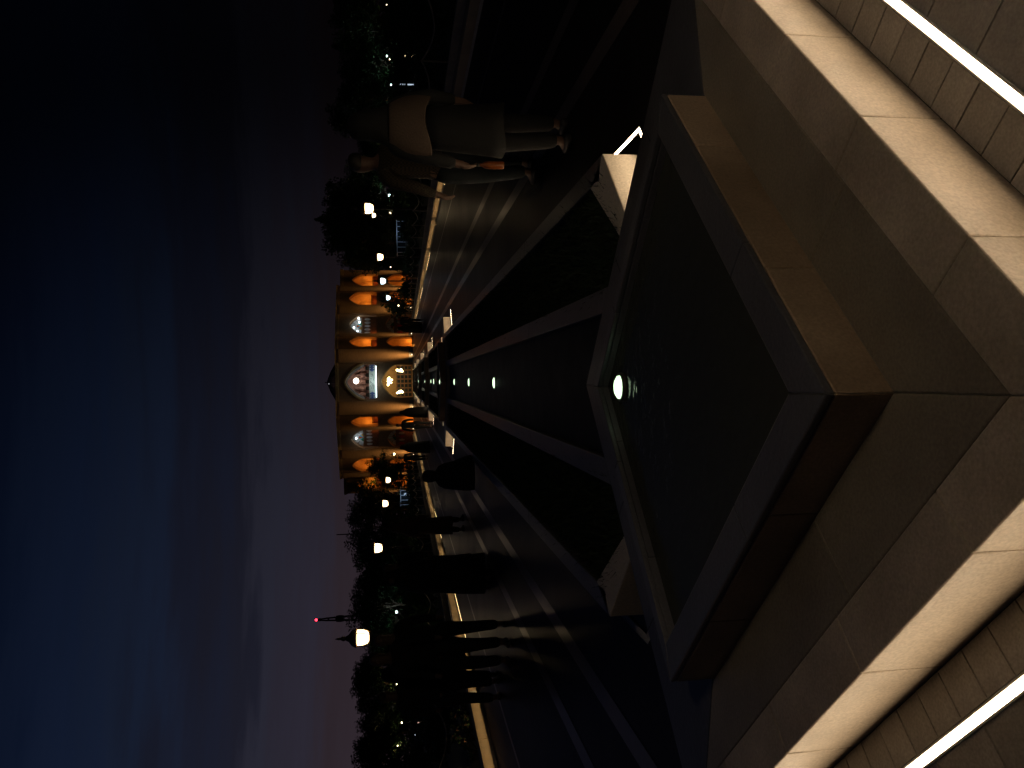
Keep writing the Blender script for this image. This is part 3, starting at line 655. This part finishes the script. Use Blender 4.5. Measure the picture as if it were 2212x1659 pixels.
# cornices
def cornice(pts, z, name, m=M['gilt']):
    for k, (dz, h, o) in enumerate(((0, .14, .10), (.15, .10, .18), (.26, .14, .26))):
        for a, b in zip(pts[:-1], pts[1:]):
            a_, b_ = Vector(a), Vector(b); d = (b_ - a_).normalized(); n = Vector((d.y, -d.x)); n = -n if n.y > 0 else n
            q = [a_ + n * o - d * .05, b_ + n * o + d * .05, b_ - n * .3 + d * .05, a_ - n * .3 - d * .05]
            MB().prism([(p.x, p.y - PY) for p in q], z + dz, z + dz + h).build(name, m if k != 1 else M['wall'], pal)
cornice([(-12.25, 100.3), (-4.05, 96), (4.05, 96), (12.25, 100.3)], ROOF - .42, 'cornice')
for sg in (1, -1): cornice([(sg * 12.6, 105.2), (sg * 15.1, 106.0)], ROOF - .52, 'cornice')
MB().prism([(-15.1, 10), (-12.4, 9.4), (-12.1, 4.4), (-4.05, .2), (4.05, .2), (12.1, 4.4), (12.4, 9.4), (15.1, 10), (15.1, 24), (-15.1, 24)], ROOF - .14, ROOF - .06).build('roof', M['roof'], pal)
MB().prism([(-9.5, 9), (-3.4, 6), (3.4, 6), (9.8, 9), (9.8, 20), (-9.5, 20)], ROOF - .06, ROOF + .5).build('roof_upper_tier', M['roof'], pal)
# ribbed lantern tent on the roof
dm = MB().lathe([(2.9, 0), (2.3, .45), (1.4, .95), (.5, 1.3), (.15, 1.4)], 16, (0, 11, ROOF + .5)).build('roof_lantern', M['tent'], pal)
for k in range(16):
    a = 2 * math.pi * k / 16
    MB().tube([(rr * math.cos(a), 11 + rr * math.sin(a), ROOF + .54 + z) for rr, z in ((2.9, 0), (2.3, .45), (1.4, .95), (.5, 1.3), (.15, 1.42))], .05, 5).build('rib', M['iron'], dm)
MB().tube([(0, 11, ROOF + 1.8), (0, 11, ROOF + 2.3)], .06, 6).build('finial', M['iron'], dm)
MB().lathe([(.05, 0), (.09, .06), (.0, .12)], 8, (-.2, 8.6, ROOF + 1.5)).build('roof_bulb', emat('roof_bulb', (.8, .8, .85), .5), pal)
light('roof_fill', 'POINT', (0, 5.6, ROOF + .5), 7, (1, .55, .45), pal, .2)  # added light without a fixture, lifts the roof tent
# plinth and steps
MB().box(-4.0, 4.0, -.9, -.02, 0, .10).build('door_step', M['kerb'], pal, bevel=.02)
MB().box(-12.0, 12.0, -.35, 10, -.02, .06).build('plinth', M['kerb'], pal)
# upper iwan: deep room with columns, banner with tube light
MB().add([(-2.6, 3.6, 4.3), (2.6, 3.6, 4.3), (2.6, 3.6, 8.8), (-2.6, 3.6, 8.8)], [(0, 1, 2, 3)]).build('iwan_back_wall', M['rosy'], pal)
MB().add([(-2.6, .56, 4.3), (2.6, .56, 4.3), (2.6, 3.6, 4.3), (-2.6, 3.6, 4.3), (-2.6, .56, 8.8), (2.6, .56, 8.8), (2.6, 3.6, 8.8), (-2.6, 3.6, 8.8)], [(0, 1, 2, 3), (0, 3, 7, 4), (1, 2, 6, 5), (4, 5, 6, 7)]).build('iwan_room', M['rosy'], pal)
for k in range(5):
    x = -1.7 + .85 * k
    MB().lathe([(.30, 6.0), (.38, 6.5), (.16, 6.9), (.12, 7.3)], 8, (x, 3.2, .0)).build('stalactite', M['rosy'], pal)
    MB().add([(x - .26, 3.58, 4.4), (x + .26, 3.58, 4.4), (x + .26, 3.58, 5.7), (x + .14, 3.58, 6.1), (x, 3.58, 6.3), (x - .14, 3.58, 6.1), (x - .26, 3.58, 5.7)], [(0, 1, 2, 3, 4, 5, 6)]).build('niche_shade_panel', M['ink'], pal)  # flat black panels paint the shaded depth of niches on the wall
hl = MB().lathe([(.05, .0), (.30, .12), (.38, .34), (.26, .58), (.05, .66)], 12, (.12, 1.6, 6.75)).build('iwan_lamp', emat('iwan_lamp', (1, .86, .70), 8), pal, True)
light('iwan_light', 'POINT', (.12, 1.2, 6.6), 45, (1, .75, .55), pal, .2)
bn = MB().box(-2.12, 2.12, .30, .36, 4.72, 5.42).build('banner', M['banner'], pal, bevel=.02)
for sg in (1, -1):
    MB().box(sg * 1.42, sg * 2.10, .290, .298, 4.76, 5.38).build('banner_end_panel', M['bannerblue'], bn)
    MB().add([(sg * 1.22, .294, 5.07), (sg * 1.42, .294, 4.78), (sg * 1.42, .294, 5.36)], [(0, 1, 2)]).build('banner_point', M['bannerblue'], bn)
    for (dx, dz) in ((.14, .2), (-.14, .2), (.14, -.2), (-.14, -.2)):
        MB().lathe([(.0, -.003), (.085, 0), (.0, .003)], 8).build('banner_flower', M['trim'], bn, loc=(sg * 1.76 + dx, .284, 5.07 + dz)).rotation_euler[0] = R(90)
# flowing script strokes on the banner
for pts in ([(-.95, 4.95), (-.6, 4.9), (-.25, 4.98), (-.1, 5.2)], [(-.85, 5.15), (-.5, 5.05), (-.3, 5.12)], [(.15, 4.92), (.45, 4.86), (.8, 4.95), (.9, 5.12)], [(.35, 5.1), (.38, 5.28)], [(-.2, 5.25), (.1, 5.28)], [(.62, 5.12), (.66, 5.2)], [(-.62, 5.24), (-.45, 5.28)]):
    MB().tube([(x, .286, z) for x, z in pts], .022, 5).build('script_stroke', M['ink'], bn)
MB().tube([(-1.95, .18, 4.58), (1.95, .18, 4.58)], .06, 8).build('tube_light', E_TUBE, pal)
light('trim_fill', 'POINT', (0, -.8, 5.0), 40, (.8, .95, 1.0), pal, .3)  # added fill light before the facade, brightens the iwan trim
MB().box(-2.1, 2.1, .10, .34, 4.38, 4.47).build('tube_ledge', M['wood'], pal)
# lower hall: wooden screen, chandeliers
MB().add([(-2.9, .56, .1), (2.9, .56, .1), (2.9, 5.0, .1), (-2.9, 5.0, .1), (-2.9, .56, 4.1), (2.9, .56, 4.1), (2.9, 5.0, 4.1), (-2.9, 5.0, 4.1)], [(0, 1, 2, 3), (0, 3, 7, 4), (1, 2, 6, 5), (4, 5, 6, 7), (2, 3, 7, 6)]).build('hall_room', M['plaster'], pal)
sc = MB().box(-1.98, 1.98, 3.4, 3.5, .1, 2.15).build('door_screen', M['wood'], pal)
for i in range(7):
    for j in range(4):
        x = -1.72 + .57 * i; z = .25 + .47 * j
        MB().box(x - .20, x + .20, 3.37, 3.41, z, z + .36).build('pane', M['glasspane'], sc)
for i in range(8): MB().box(-2.02 + .57 * i, -1.96 + .57 * i, 3.34, 3.40, .1, 2.15).build('mullion', M['wood'], sc)
for k, (x, y, z, n, sp) in enumerate(((.0, 2.3, 2.95, 11, .48), (-1.35, 1.5, 1.75, 8, .32), (1.35, 1.5, 1.75, 8, .32))):
    ch = MB().tube([(x, y, z - .2), (x, y, z + .9)], .03, 6).build('chandelier', M['brass'], pal)
    for q in range(n):
        a = 2.4 * q; rr = sp * (.35 + .65 * (q / n)); c = (x + rr * math.cos(a) * (1.2 if k == 0 else .55), y + rr * math.sin(a), z + (random.uniform(-.25, .25) if k == 0 else random.uniform(-.42, .42)))
        MB().lathe([(.02, -.14), (.12, -.05), (.13, .05), (.03, .15)], 8, c).build('bulb', E_CHAND, ch, True)
        if q % 2 == 0: MB().tube([(x, y, z), c], .012, 5).build('arm', M['brass'], ch)
    light('chandelier_light', 'POINT', (x, y - .3, z), 26, (1, .72, .32), pal, .2)
# wide windows: upper coloured tympanum over timber screen, lower the same
for w, sg in wings:
    for o in w.ops:
        if o[1] - o[0] < 2.5: continue
        up = o[2] > 2; cxx = (o[0] + o[1]) / 2; hw = (o[1] - o[0]) / 2; dp = w.depth - .08
        fr = MB(); fr.add([w.P(o[0], o[2], w.depth), w.P(o[1], o[2], w.depth), w.P(o[1], o[4], w.depth), w.P(o[0], o[4], w.depth)], [(0, 1, 2, 3)])
        win = fr.build('window', M['wood'], pal)
        MB().add([w.P(o[0] + .04, o[3] - .06, dp - .06), w.P(o[1] - .04, o[3] - .06, dp - .06), w.P(o[1] - .04, o[3] + .06, dp - .06), w.P(o[0] + .04, o[3] + .06, dp - .06)], [(0, 1, 2, 3)]).build('transom', M['wood'], win)
        # fan of panes in the head
        nf = 6; hub = (cxx, o[3] + .10)
        for i in range(nf):
            t0, t1 = -1 + 2 * i / nf, -1 + 2 * (i + 1) / nf; g = .02
            q = []
            for t in (t0 + g, (t0 + t1) / 2, t1 - g):
                s_ = cxx + t * hw * .93; z_ = o[3] + .08 + (w.top(o, cxx + t * hw) - o[3]) * .88; q.append((s_, z_))
            ins = [(hub[0] + (q[2][0] - hub[0]) * .46, hub[1] + (q[2][1] - hub[1]) * .46), (hub[0] + (q[0][0] - hub[0]) * .46, hub[1] + (q[0][1] - hub[1]) * .46)]
            MB().add([w.P(a, b, dp) for a, b in q + ins], [(0, 1, 2, 3, 4)]).build('pane', M['gwhite'], win)
            tri = [ins[1], ins[0], hub]
            MB().add([w.P(cxx + (a - cxx) * .94, b, dp - .01) for a, b in tri], [(0, 1, 2)]).build('pane', M[('gamber', 'gblue', 'gred', 'gamber', 'gblue', 'ggreen')[i]] if up or i in (0, 2) else M['ggreen'], win)
        for i in range(5):   # lens-shaped lights in the screen below
            s_ = cxx + (i - 2) * hw * .36; zc = o[3] - .62; v = [(s_ + .17 * math.cos(a), zc + .38 * math.sin(a) * (abs(math.sin(a)) ** .3)) for a in [2 * math.pi * q / 14 for q in range(14)]]
            MB().add([w.P(a, b, dp) for a, b in v], [tuple(range(14))]).build('lens_pane', M['gwhite'] if up or i % 2 else M['gred'], win)
        for sd_ in (0.10, o[1] - o[0] - .10):
            light('window_light', 'POINT', w.P(o[0] + sd_ * 1.6, o[2] + .3, .32), 7 if up else 16, (1, .36, .08), pal, .06)
        if up:
            spots = [(-.45, .55), (-.2, 1.1), (.42, .4), (.15, .25)] if sg > 0 else [(-.05, 1.05)]
            for a, b in spots:
                MB().lathe([(.02, -.1), (.15, -.04), (.15, .05), (.02, .12)], 8, w.P(cxx + a * hw * 1.6, o[3] + b * .8 + .15, dp - .35)).build('globe_bulb', E_STARW, win, True)
            light('globe_light', 'POINT', w.P(cxx, o[3] + .6, dp - .8), 9, (.8, .92, 1.0), pal, .15)
# piers stand proud of the arched bays; each is washed by a ground uplight with a narrow upright beam
def wy(ax): return 0 if ax < 4.05 else (ax - 4.05) * .524
for x0, x1, e_ in ((2.32, 4.05, 1.0), (5.60, 5.94, .6), (8.50, 9.68, 1.0), (11.52, 12.20, .8)):
    for sg in (1, -1):
        q = [(sg * x0, wy(x0) - .30), (sg * x1, wy(x1) - .30), (sg * x1, wy(x1) + .02), (sg * x0, wy(x0) + .02)]
        MB().prism(q, .06, ROOF - .43).build('pier', M['wall'], pal, bevel=.02)
        MB().prism([(a, b - .05 if k < 2 else b) for k, (a, b) in enumerate(q)], .02, .55).build('pier_foot', M['kerb'], pal, bevel=.02)
        xm = (x0 + x1) / 2; wd = x1 - x0
        for t_ in (0,):
            x = sg * (xm + t_ * wd); y = wy(xm) - 2.7
            up = MB().lathe([(.09, .0), (.09, .12), (.07, .14)], 10, (x, y, .02)).build('uplight', M['iron'], pal)
            MB().lathe([(.075, .0), (.07, .035), (.0, .04)], 10, (x, y, .16)).build('uplight_lens', E_UP, up)
            s = light('uplight_beam', 'SPOT', (x, y, .24), 720 * e_, (1, .56, .20), pal, .06, spot_size=R(140), spot_blend=1.0)
            dv = Vector((0, 2.4, 2.6)).normalized(); s.rotation_euler = dv.to_track_quat('-Z', 'Y').to_euler(); s.scale = (.10 if wd > 1 else .045, 1, 1)
for sg in (1, -1):
    for xx in (12.75, 14.95):
        s = light('uplight_beam', 'SPOT', (sg * xx, 7.4, .24), 330, (1, .56, .20), pal, .06, spot_size=R(100), spot_blend=1.0)
        dv = Vector((0, 2.0, 3.9)).normalized(); s.rotation_euler = dv.to_track_quat('-Z', 'Y').to_euler(); s.scale = (.12, 1, 1)

# ------------------------------------------------------------------ things beyond: kiosks, mast
for sg, vy0, vy1, vx0, vx1, lab in ((1, 478, 545, 866, 888, 'glass kiosk frame with pale posts among the right trees'), (-1, 1060, 1090, 866, 884, 'glass kiosk frame with pale posts left of the palace')):
    Y = 74.0; a = at(vx0, vy0, Y); b = at(vx1, vy1, Y); x0, x1 = sorted((a.x, b.x)); h = max(a.z, 1.6); t = empty('kiosk', ((x0 + x1) / 2, Y, 0), 0, lab, 'kiosk', 'glass kiosks')
    hw = (x1 - x0) / 2; n = 6 if sg > 0 else 3
    for k in range(n + 1):
        for yy in (0, 1.8): MB().box(-hw + 2 * hw * k / n - .03, -hw + 2 * hw * k / n + .03, yy, yy + .06, 0, h).build('post', M['steel'], t)
        if k < n: MB().box(-hw + 2 * hw * k / n + .03, -hw + 2 * hw * (k + 1) / n - .03, .02, .035, .9, h).build('pane', M['glasspane'], t)
    MB().box(-hw - .1, hw + .1, -.1, 2.0, h, h + .08).build('roof', M['steel'], t); MB().box(-hw, hw, .0, 1.8, 0, .9).build('counter', M['ink'], t)
    light('kiosk_light', 'POINT', (hw * .3, -.8, h - .4), 10, (.55, .75, 1.0), t, .1)
p = at(686, 1339, 400); mast = empty('radio_mast', (p.x, 400, 0), 0, 'far lattice radio mast with a red light above the left trees', 'mast')
H = p.z
for k in range(4):
    a = math.pi / 4 + k * math.pi / 2; MB().tube([(3.2 * math.cos(a), 3.2 * math.sin(a), 0), (.8 * math.cos(a), .8 * math.sin(a), H * .9), (.3 * math.cos(a), .3 * math.sin(a), H)], .26, 5).build('mast_leg', M['iron'], mast)
for k in range(12):
    z = H * (k + .5) / 12; rr = 3.2 - 2.5 * (k + .5) / 12; mb = MB()
    for q in range(4):
        a, b = math.pi / 4 + q * math.pi / 2, math.pi / 4 + (q + 1) * math.pi / 2; mb.tube([(rr * math.cos(a), rr * math.sin(a), z - 1.4), (rr * math.cos(b), rr * math.sin(b), z + 1.4)], .14, 4)
    mb.build('brace', M['iron'], mast)
MB().lathe([(1.6, H * .72), (1.8, H * .76), (1.6, H * .80)], 10).build('dish_ring', M['iron'], mast)
MB().lathe([(.2, H), (.62, H + .4), (.62, H + .9), (.2, H + 1.3)], 10).build('beacon', E_RED, mast, True)
p = at(727, 1155, 300); m2_ = empty('flag_pole', (p.x, 300, 0), 0, 'thin far pole rising above the left trees', 'pole'); MB().tube([(0, 0, 0), (0, 0, p.z)], [.5, .2], 6).build('pole', M['iron'], m2_)
for (vx, vy, lab, em) in ((730, 50, 'tiny pinkish light high above the right trees', emat('tiny_star', (.9, .7, .75), 1.0)),):
    p = at(vx, vy, 150); t = empty('mast_light', (p.x, 150, 0), 0, lab, 'lamp'); MB().tube([(0, 0, 0), (0, 0, p.z)], [.2, .08], 6).build('pole', M['iron'], t); MB().lathe([(.05, p.z), (.16, p.z + .12), (.05, p.z + .3)], 8).build('bulb', em, t)

# ------------------------------------------------------------------ people
def skin_mesh(name, pts, edges, m, parent, root=0, sub=2):
    """pts: list of (x,y,z,rx,ry)"""
    me = bpy.data.meshes.new(name); me.from_pydata([p[:3] for p in pts], edges, []); o = bpy.data.objects.new(name, me); COL.objects.link(o); o.parent = parent
    md = o.modifiers.new('skin', 'SKIN'); md.use_smooth_shade = True
    for i, p in enumerate(pts):
        sv = me.skin_vertices[0].data[i]; sv.radius = (p[3], p[4] if len(p) > 4 else p[3]); sv.use_root = (i == root)
    s = o.modifiers.new('sub', 'SUBSURF'); s.levels = sub; s.render_levels = sub
    me.materials.append(m); return o

def person(x, y, rz, h, label, kind='man', top='black', legs='black', scarf=None, cape=None, shoe='darkshoe', step=.10, arm=(.0, .0), group=None, fine=False, tunic=None):
    """standing or strolling figure, facing +Y before rotation"""
    t = empty('person', (x, y, 0), rz, label, 'person', group); t.scale = (h / 1.75,) * 3
    hw = .095; fy = step
    ank = [(hw, fy, .09), (-hw, -fy, .09)]; kn = [(hw, fy * .75 + .04, .50), (-hw, -fy * .25 + .03, .50)]
    sh = .185
    # elbows and wrists: arm[0] swings, arm[1] bends forward
    el = [(sh + .06, -.02 - step * .5, 1.13), (-sh - .06, -.02 + step * .5, 1.13)]
    wr = [(sh + .07, .06 + arm[0] * .28 - step * .4, .90 + arm[0] * .22), (-sh - .07, .06 + arm[1] * .28 + step * .4, .90 + arm[1] * .22)]
    # body: one continuous skin from pelvis
    P = [(0, 0, .95, .12, .10), (0, 0, 1.10, .115, .09), (0, .01, 1.28, .14, .10), (0, 0, 1.43, .09, .07), (0, .01, 1.50, .052, .052), (0, .025, 1.58, .072, .082), (0, .025, 1.66, .080, .095), (0, .02, 1.725, .05, .06)]
    E_ = [(i, i + 1) for i in range(7)]
    for s in (0, 1):
        b = len(P); sx = 1 if s == 0 else -1
        P += [(sx * sh, 0, 1.40, .055), (*el[s], .042), (*wr[s], .030), (wr[s][0] + sx * .005, wr[s][1] + .03, wr[s][2] - .06, .034, .020)]; E_ += [(3, b), (b, b + 1), (b + 1, b + 2), (b + 2, b + 3)]
        if fine:
            for q in range(4):
                b2 = len(P); ox = (q - 1.5) * .013; L_ = (.055, .065, .06, .048)[q]
                P += [(wr[s][0] + sx * .004, wr[s][1] + .04 + ox, wr[s][2] - .09, .0085), (wr[s][0] - sx * .008, wr[s][1] + .05 + ox, wr[s][2] - .09 - L_ * .6, .008), (wr[s][0] - sx * .025, wr[s][1] + .052 + ox, wr[s][2] - .09 - L_, .006)]
                E_ += [(b + 3, b2), (b2, b2 + 1), (b2 + 1, b2 + 2)]
            b2 = len(P); P += [(wr[s][0] - sx * .012, wr[s][1] + .065, wr[s][2] - .06, .010), (wr[s][0] - sx * .022, wr[s][1] + .085, wr[s][2] - .095, .008)]; E_ += [(b + 2, b2), (b2, b2 + 1)]
        b = len(P); P += [(sx * hw, 0, .90, .085), (*kn[s], .058), (*ank[s], .038), (ank[s][0] + sx * .015, ank[s][1] + .13, .035, .035, .025)]; E_ += [(0, b), (b, b + 1), (b + 1, b + 2), (b + 2, b + 3)]
    skin_mesh('body', P, E_, M['skin'], t, 0, 2)
    # face
    fc = MB().lathe([(.004, -.018), (.013, -.006), (.010, .010), (.003, .026)], 8, (0, .118, 1.63)).build('nose', M['skin'], t, True)
    for sx in (1, -1):
        MB().lathe([(.002, -.006), (.012, 0), (.002, .006)], 8, (sx * .032, .108, 1.655)).build('eye', M['ink'], t, True)
    # legs
    for s in (0, 1):
        sx = 1 if s == 0 else -1
        skin_mesh('trouser_leg', [(sx * hw * .8, 0, .98, .125, .115), (sx * hw, .01, .78, .105), (*kn[s], .080), (ank[s][0], ank[s][1], .11, .066)], [(0, 1), (1, 2), (2, 3)], M[legs], t, 0, 2)
        skin_mesh('shoe', [(ank[s][0], ank[s][1] - .05, .045, .042), (ank[s][0], ank[s][1] + .06, .042, .048, .042), (ank[s][0] + sx * .012, ank[s][1] + .17, .032, .042, .030)], [(0, 1), (1, 2)], M[shoe], t, 0, 2)
    # upper garment with sleeves
    bot = .86 if not tunic else tunic
    G = [(0, .0, 1.44, .105, .085), (0, .0, 1.32, .175, .125), (0, 0, 1.12, .150, .120), (0, 0, .96, .165, .135), (0, 0, .86, .165, .135)]
    GE = [(0, 1), (1, 2), (2, 3), (3, 4)]
    for s in (0, 1):
        sx = 1 if s == 0 else -1; b = len(G); G += [(sx * sh, 0, 1.385, .075), (*el[s], .062), (wr[s][0], wr[s][1], wr[s][2] + .02, .050)]; GE += [(0, b), (b, b + 1), (b + 1, b + 2)]
    skin_mesh('coat' if tunic else 'shirt', G, GE, M[top], t, 2, 2)
    if tunic:      # skirt of the coat, an open hem with folds
        n = 24; zs = [1.16, 1.05, .92, .78, .66, bot]; vs = []
        for ri, z in enumerate(zs):
            q = ri / (len(zs) - 1)
            for k in range(n):
                a = 2 * math.pi * k / n; fo = 1 + q * (.04 * math.sin(4 * a + 1) + .03 * math.sin(7 * a)); vs.append(((.165 + .055 * q) * math.cos(a) * fo, (.135 + .05 * q) * math.sin(a) * fo, z + .012 * q * math.sin(3 * a)))
        o = MB().add(vs, [(i * n + k, (i + 1) * n + k, (i + 1) * n + (k + 1) % n, i * n + (k + 1) % n) for i in range(len(zs) - 1) for k in range(n)]).build('coat_skirt', M[top], t, True)
        o.modifiers.new('thick', 'SOLIDIFY').thickness = .008
    if scarf:
        mb = MB(); n = 22; rows = [(.02, 1.765, .0, .02), (.075, 1.745, .0, .015), (.108, 1.68, .0, .0), (.112, 1.60, .0, -.01), (.115, 1.53, .0, -.015), (.165, 1.45, .0, -.01), (.235, 1.36, .0, .0), (.270, 1.25, .0, .0), (.262, 1.14, .0, .0)]
        vs = []
        for ri, (rad, z, ox, oy_) in enumerate(rows):
            for k in range(n):
                a = 2 * math.pi * k / n; fold = 1 + (.05 * math.sin(5 * a + ri) + .03 * math.sin(9 * a)) * min(1, max(0, (1.5 - z) / .3))
                open_ = 1.0
                if 1.54 < z < 1.72 and math.sin(a) > .45: open_ = .62      # the face is left free
                vs.append((rad * math.cos(a) * fold, oy_ + rad * (1.08 if z > 1.5 else .62) * math.sin(a) * fold * open_, z + (.03 * math.sin(3 * a) if ri == len(rows) - 1 else 0)))
        cut = len(rows) - 1 if not cape else 5
        for nm_, r0, r1, ml in (('headscarf', 0, cut, scarf),) + ((('shoulder_cape', cut, len(rows) - 1, cape),) if cape else ()):
            fcs = [(i * n + k, i * n + (k + 1) % n, (i + 1) * n + (k + 1) % n, (i + 1) * n + k) for i in range(r0, r1) for k in range(n)] + ([tuple(range(n))[::-1]] if r0 == 0 else [])
            b0_ = r0 * n; o = MB().add(vs[b0_:(r1 + 1) * n], [tuple(q_ - b0_ for q_ in fc_) for fc_ in fcs]).build(nm_, M[ml], t, True)
            so = o.modifiers.new('thick', 'SOLIDIFY'); so.thickness = .008; ss = o.modifiers.new('sub', 'SUBSURF'); ss.levels = ss.render_levels = 1
    else:
        skin_mesh('hair', [(0, -.012, 1.60, .080, .082), (0, -.008, 1.68, .090, .100), (0, .012, 1.735, .062, .072)], [(0, 1), (1, 2)], M['hair'], t, 0, 2)
    return t

def veil(x, y, rz, h, label, group=None, seated=False, m='black'):
    """figure wrapped in a long veil"""
    t = empty('person', (x, y, 0), rz, label, 'person', group); t.scale = (h / 1.62,) * 3
    n = 28; prof = [(.02, 1.62), (.085, 1.60), (.115, 1.53), (.118, 1.44), (.15, 1.36), (.225, 1.25), (.27, 1.08), (.285, .85), (.30, .60), (.31, .30), (.325, .04)]
    if seated: prof = [(.03, 1.62), (.13, 1.585), (.165, 1.48), (.155, 1.36), (.13, 1.28), (.26, 1.20), (.33, 1.05), (.37, .80), (.42, .58), (.45, .40), (.44, .30)]
    vs = []
    for ri, (rad, z) in enumerate(prof):
        for k in range(n):
            a = 2 * math.pi * k / n; fold = 1 + (.05 * math.sin(6 * a + z * 2) + .035 * math.sin(11 * a - z * 3)) * min(1, max(0, (1.35 - z)))
            op = .72 if (1.42 < z < 1.58 and math.sin(a) > .5) else 1
            vs.append((rad * math.cos(a) * fold, rad * (.78 if z < 1.3 else 1.05) * math.sin(a) * fold * op + (max(0, .85 - z) * .45 if seated else 0), z))
    fcs = [(i * n + k, (i + 1) * n + k, (i + 1) * n + (k + 1) % n, i * n + (k + 1) % n) for i in range(len(prof) - 1) for k in range(n)] + [tuple(range(n))]
    o = MB().add(vs, fcs).build('veil', M[m], t, True); so = o.modifiers.new('thick', 'SOLIDIFY'); so.thickness = .008
    skin_mesh('body', [(0, 0, .9, .14, .11), (0, 0, 1.25, .15, .10), (0, 0, 1.38, .055), (0, .03, 1.47, .075, .085), (0, .03, 1.55, .07, .08)], [(0, 1), (1, 2), (2, 3), (3, 4)], M['skin'], t, 0, 2)
    for sx in (1, -1):
        if not seated: skin_mesh('shoe', [(sx * .09, .02, .04, .042), (sx * .09, .16, .038, .045, .035), (sx * .10, .27, .03, .035, .025)], [(0, 1), (1, 2)], M['darkshoe'], t, 0, 2)
    return t

A = person(1.92, 5.75, R(8), 1.66, 'woman in beige shoulder cape and charcoal coat standing at the right, back to the camera', scarf='black', cape='beige', top='charcoal', legs='black', shoe='shoe', tunic=.56, step=.05, arm=(0, 0), fine=True)  # headscarf coloured black for the shade on the unlit head
B = person(2.07, 7.25, R(20), 1.78, 'man in checked shirt and jeans just left of the woman in the beige cape', top='plaid', legs='denim', step=.06, arm=(.1, .1), fine=True)
bt = empty('drink_bottle', (1.668, 5.80, .615), 0, 'small orange drink bottle held low beside the charcoal coat', 'bottle')
MB().lathe([(.026, -.10), (.030, -.09), (.030, .02), (.024, .05), (.013, .07), (.013, .085)], 14).build('bottle_body', M['orange'], bt, True)
MB().lathe([(.015, .085), (.015, .105), (.010, .108)], 12).build('cap', M['ink'], bt, True)

def foot(vx, vy): d = ray(vx, vy); return CAM + d * (-CAM.z / d.z)
p = foot(1004, 1133); person(p.x, p.y, R(-25), 1.64, 'strolling woman in mauve top and dark skirt before the left low wall', top='mauve', legs='black', scarf='mauve', tunic=.30, step=.07, group='people strolling on the left')
p = foot(1052, 1238); veil(p.x, p.y, R(160), 1.68, 'broad veiled figure in black, third group from the palace on the left', 'people strolling on the left')
p = foot(1044, 1222); person(p.x - .1, p.y + .6, R(170), 1.72, 'dark clad man close behind the broad veiled figure on the left', top='navy', legs='black', step=.12, group='people strolling on the left')
p = foot(1098, 1366); person(p.x, p.y, R(-170), 1.75, 'man in black striding on the left, inner one of a pair', top='black', legs='black', step=.14, group='people strolling on the left')
p = foot(1102, 1404); person(p.x, p.y, R(175), 1.80, 'man in navy striding on the left, outer one of a pair', top='navy', legs='navy', step=.06, group='people strolling on the left')
p = foot(1076, 1440); person(p.x, p.y, R(10), 1.66, 'woman in black coat farther out on the left, seen against the lit wall', top='black', legs='black', scarf='black', tunic=.5, step=.10, group='people strolling on the left')
p = foot(1084, 1488); person(p.x, p.y, R(5), 1.74, 'outermost dark figure on the left near the small wall box', top='black', legs='navy', step=.05, group='people strolling on the left')
p = foot(1046, 1000); veil(-1.52, p.y, R(200), 1.02, 'seated figure wrapped in black on the left planter edge', None, seated=True)
p = foot(924, 890); veil(p.x, p.y, R(0), 1.52, 'veiled figure in black nearest the water left of the channel, before the palace', 'people before the palace')
p = foot(936, 917); person(p.x, p.y, R(10), 1.66, 'dark clad man before the left niche of the palace', top='black', legs='black', step=.06, group='people before the palace')
p = foot(930, 965); veil(p.x, p.y, R(10), 1.52, 'veiled figure in black before the left stained window of the palace', 'people before the palace')
p = foot(924, 988); person(p.x, p.y, R(20), 1.6, 'dark figure left of the veiled one, before the lit pier of the palace', top='navy', legs='black', step=.05, group='people before the palace')
p = foot(913, 694); person(p.x, p.y, R(0), 1.68, 'dark clad man before the right stained window, right one of a couple', top='black', legs='black', step=.05, group='people before the palace')
p = foot(913, 709); veil(p.x, p.y, R(0), 1.58, 'veiled figure before the right stained window, left one of a couple', 'people before the palace')
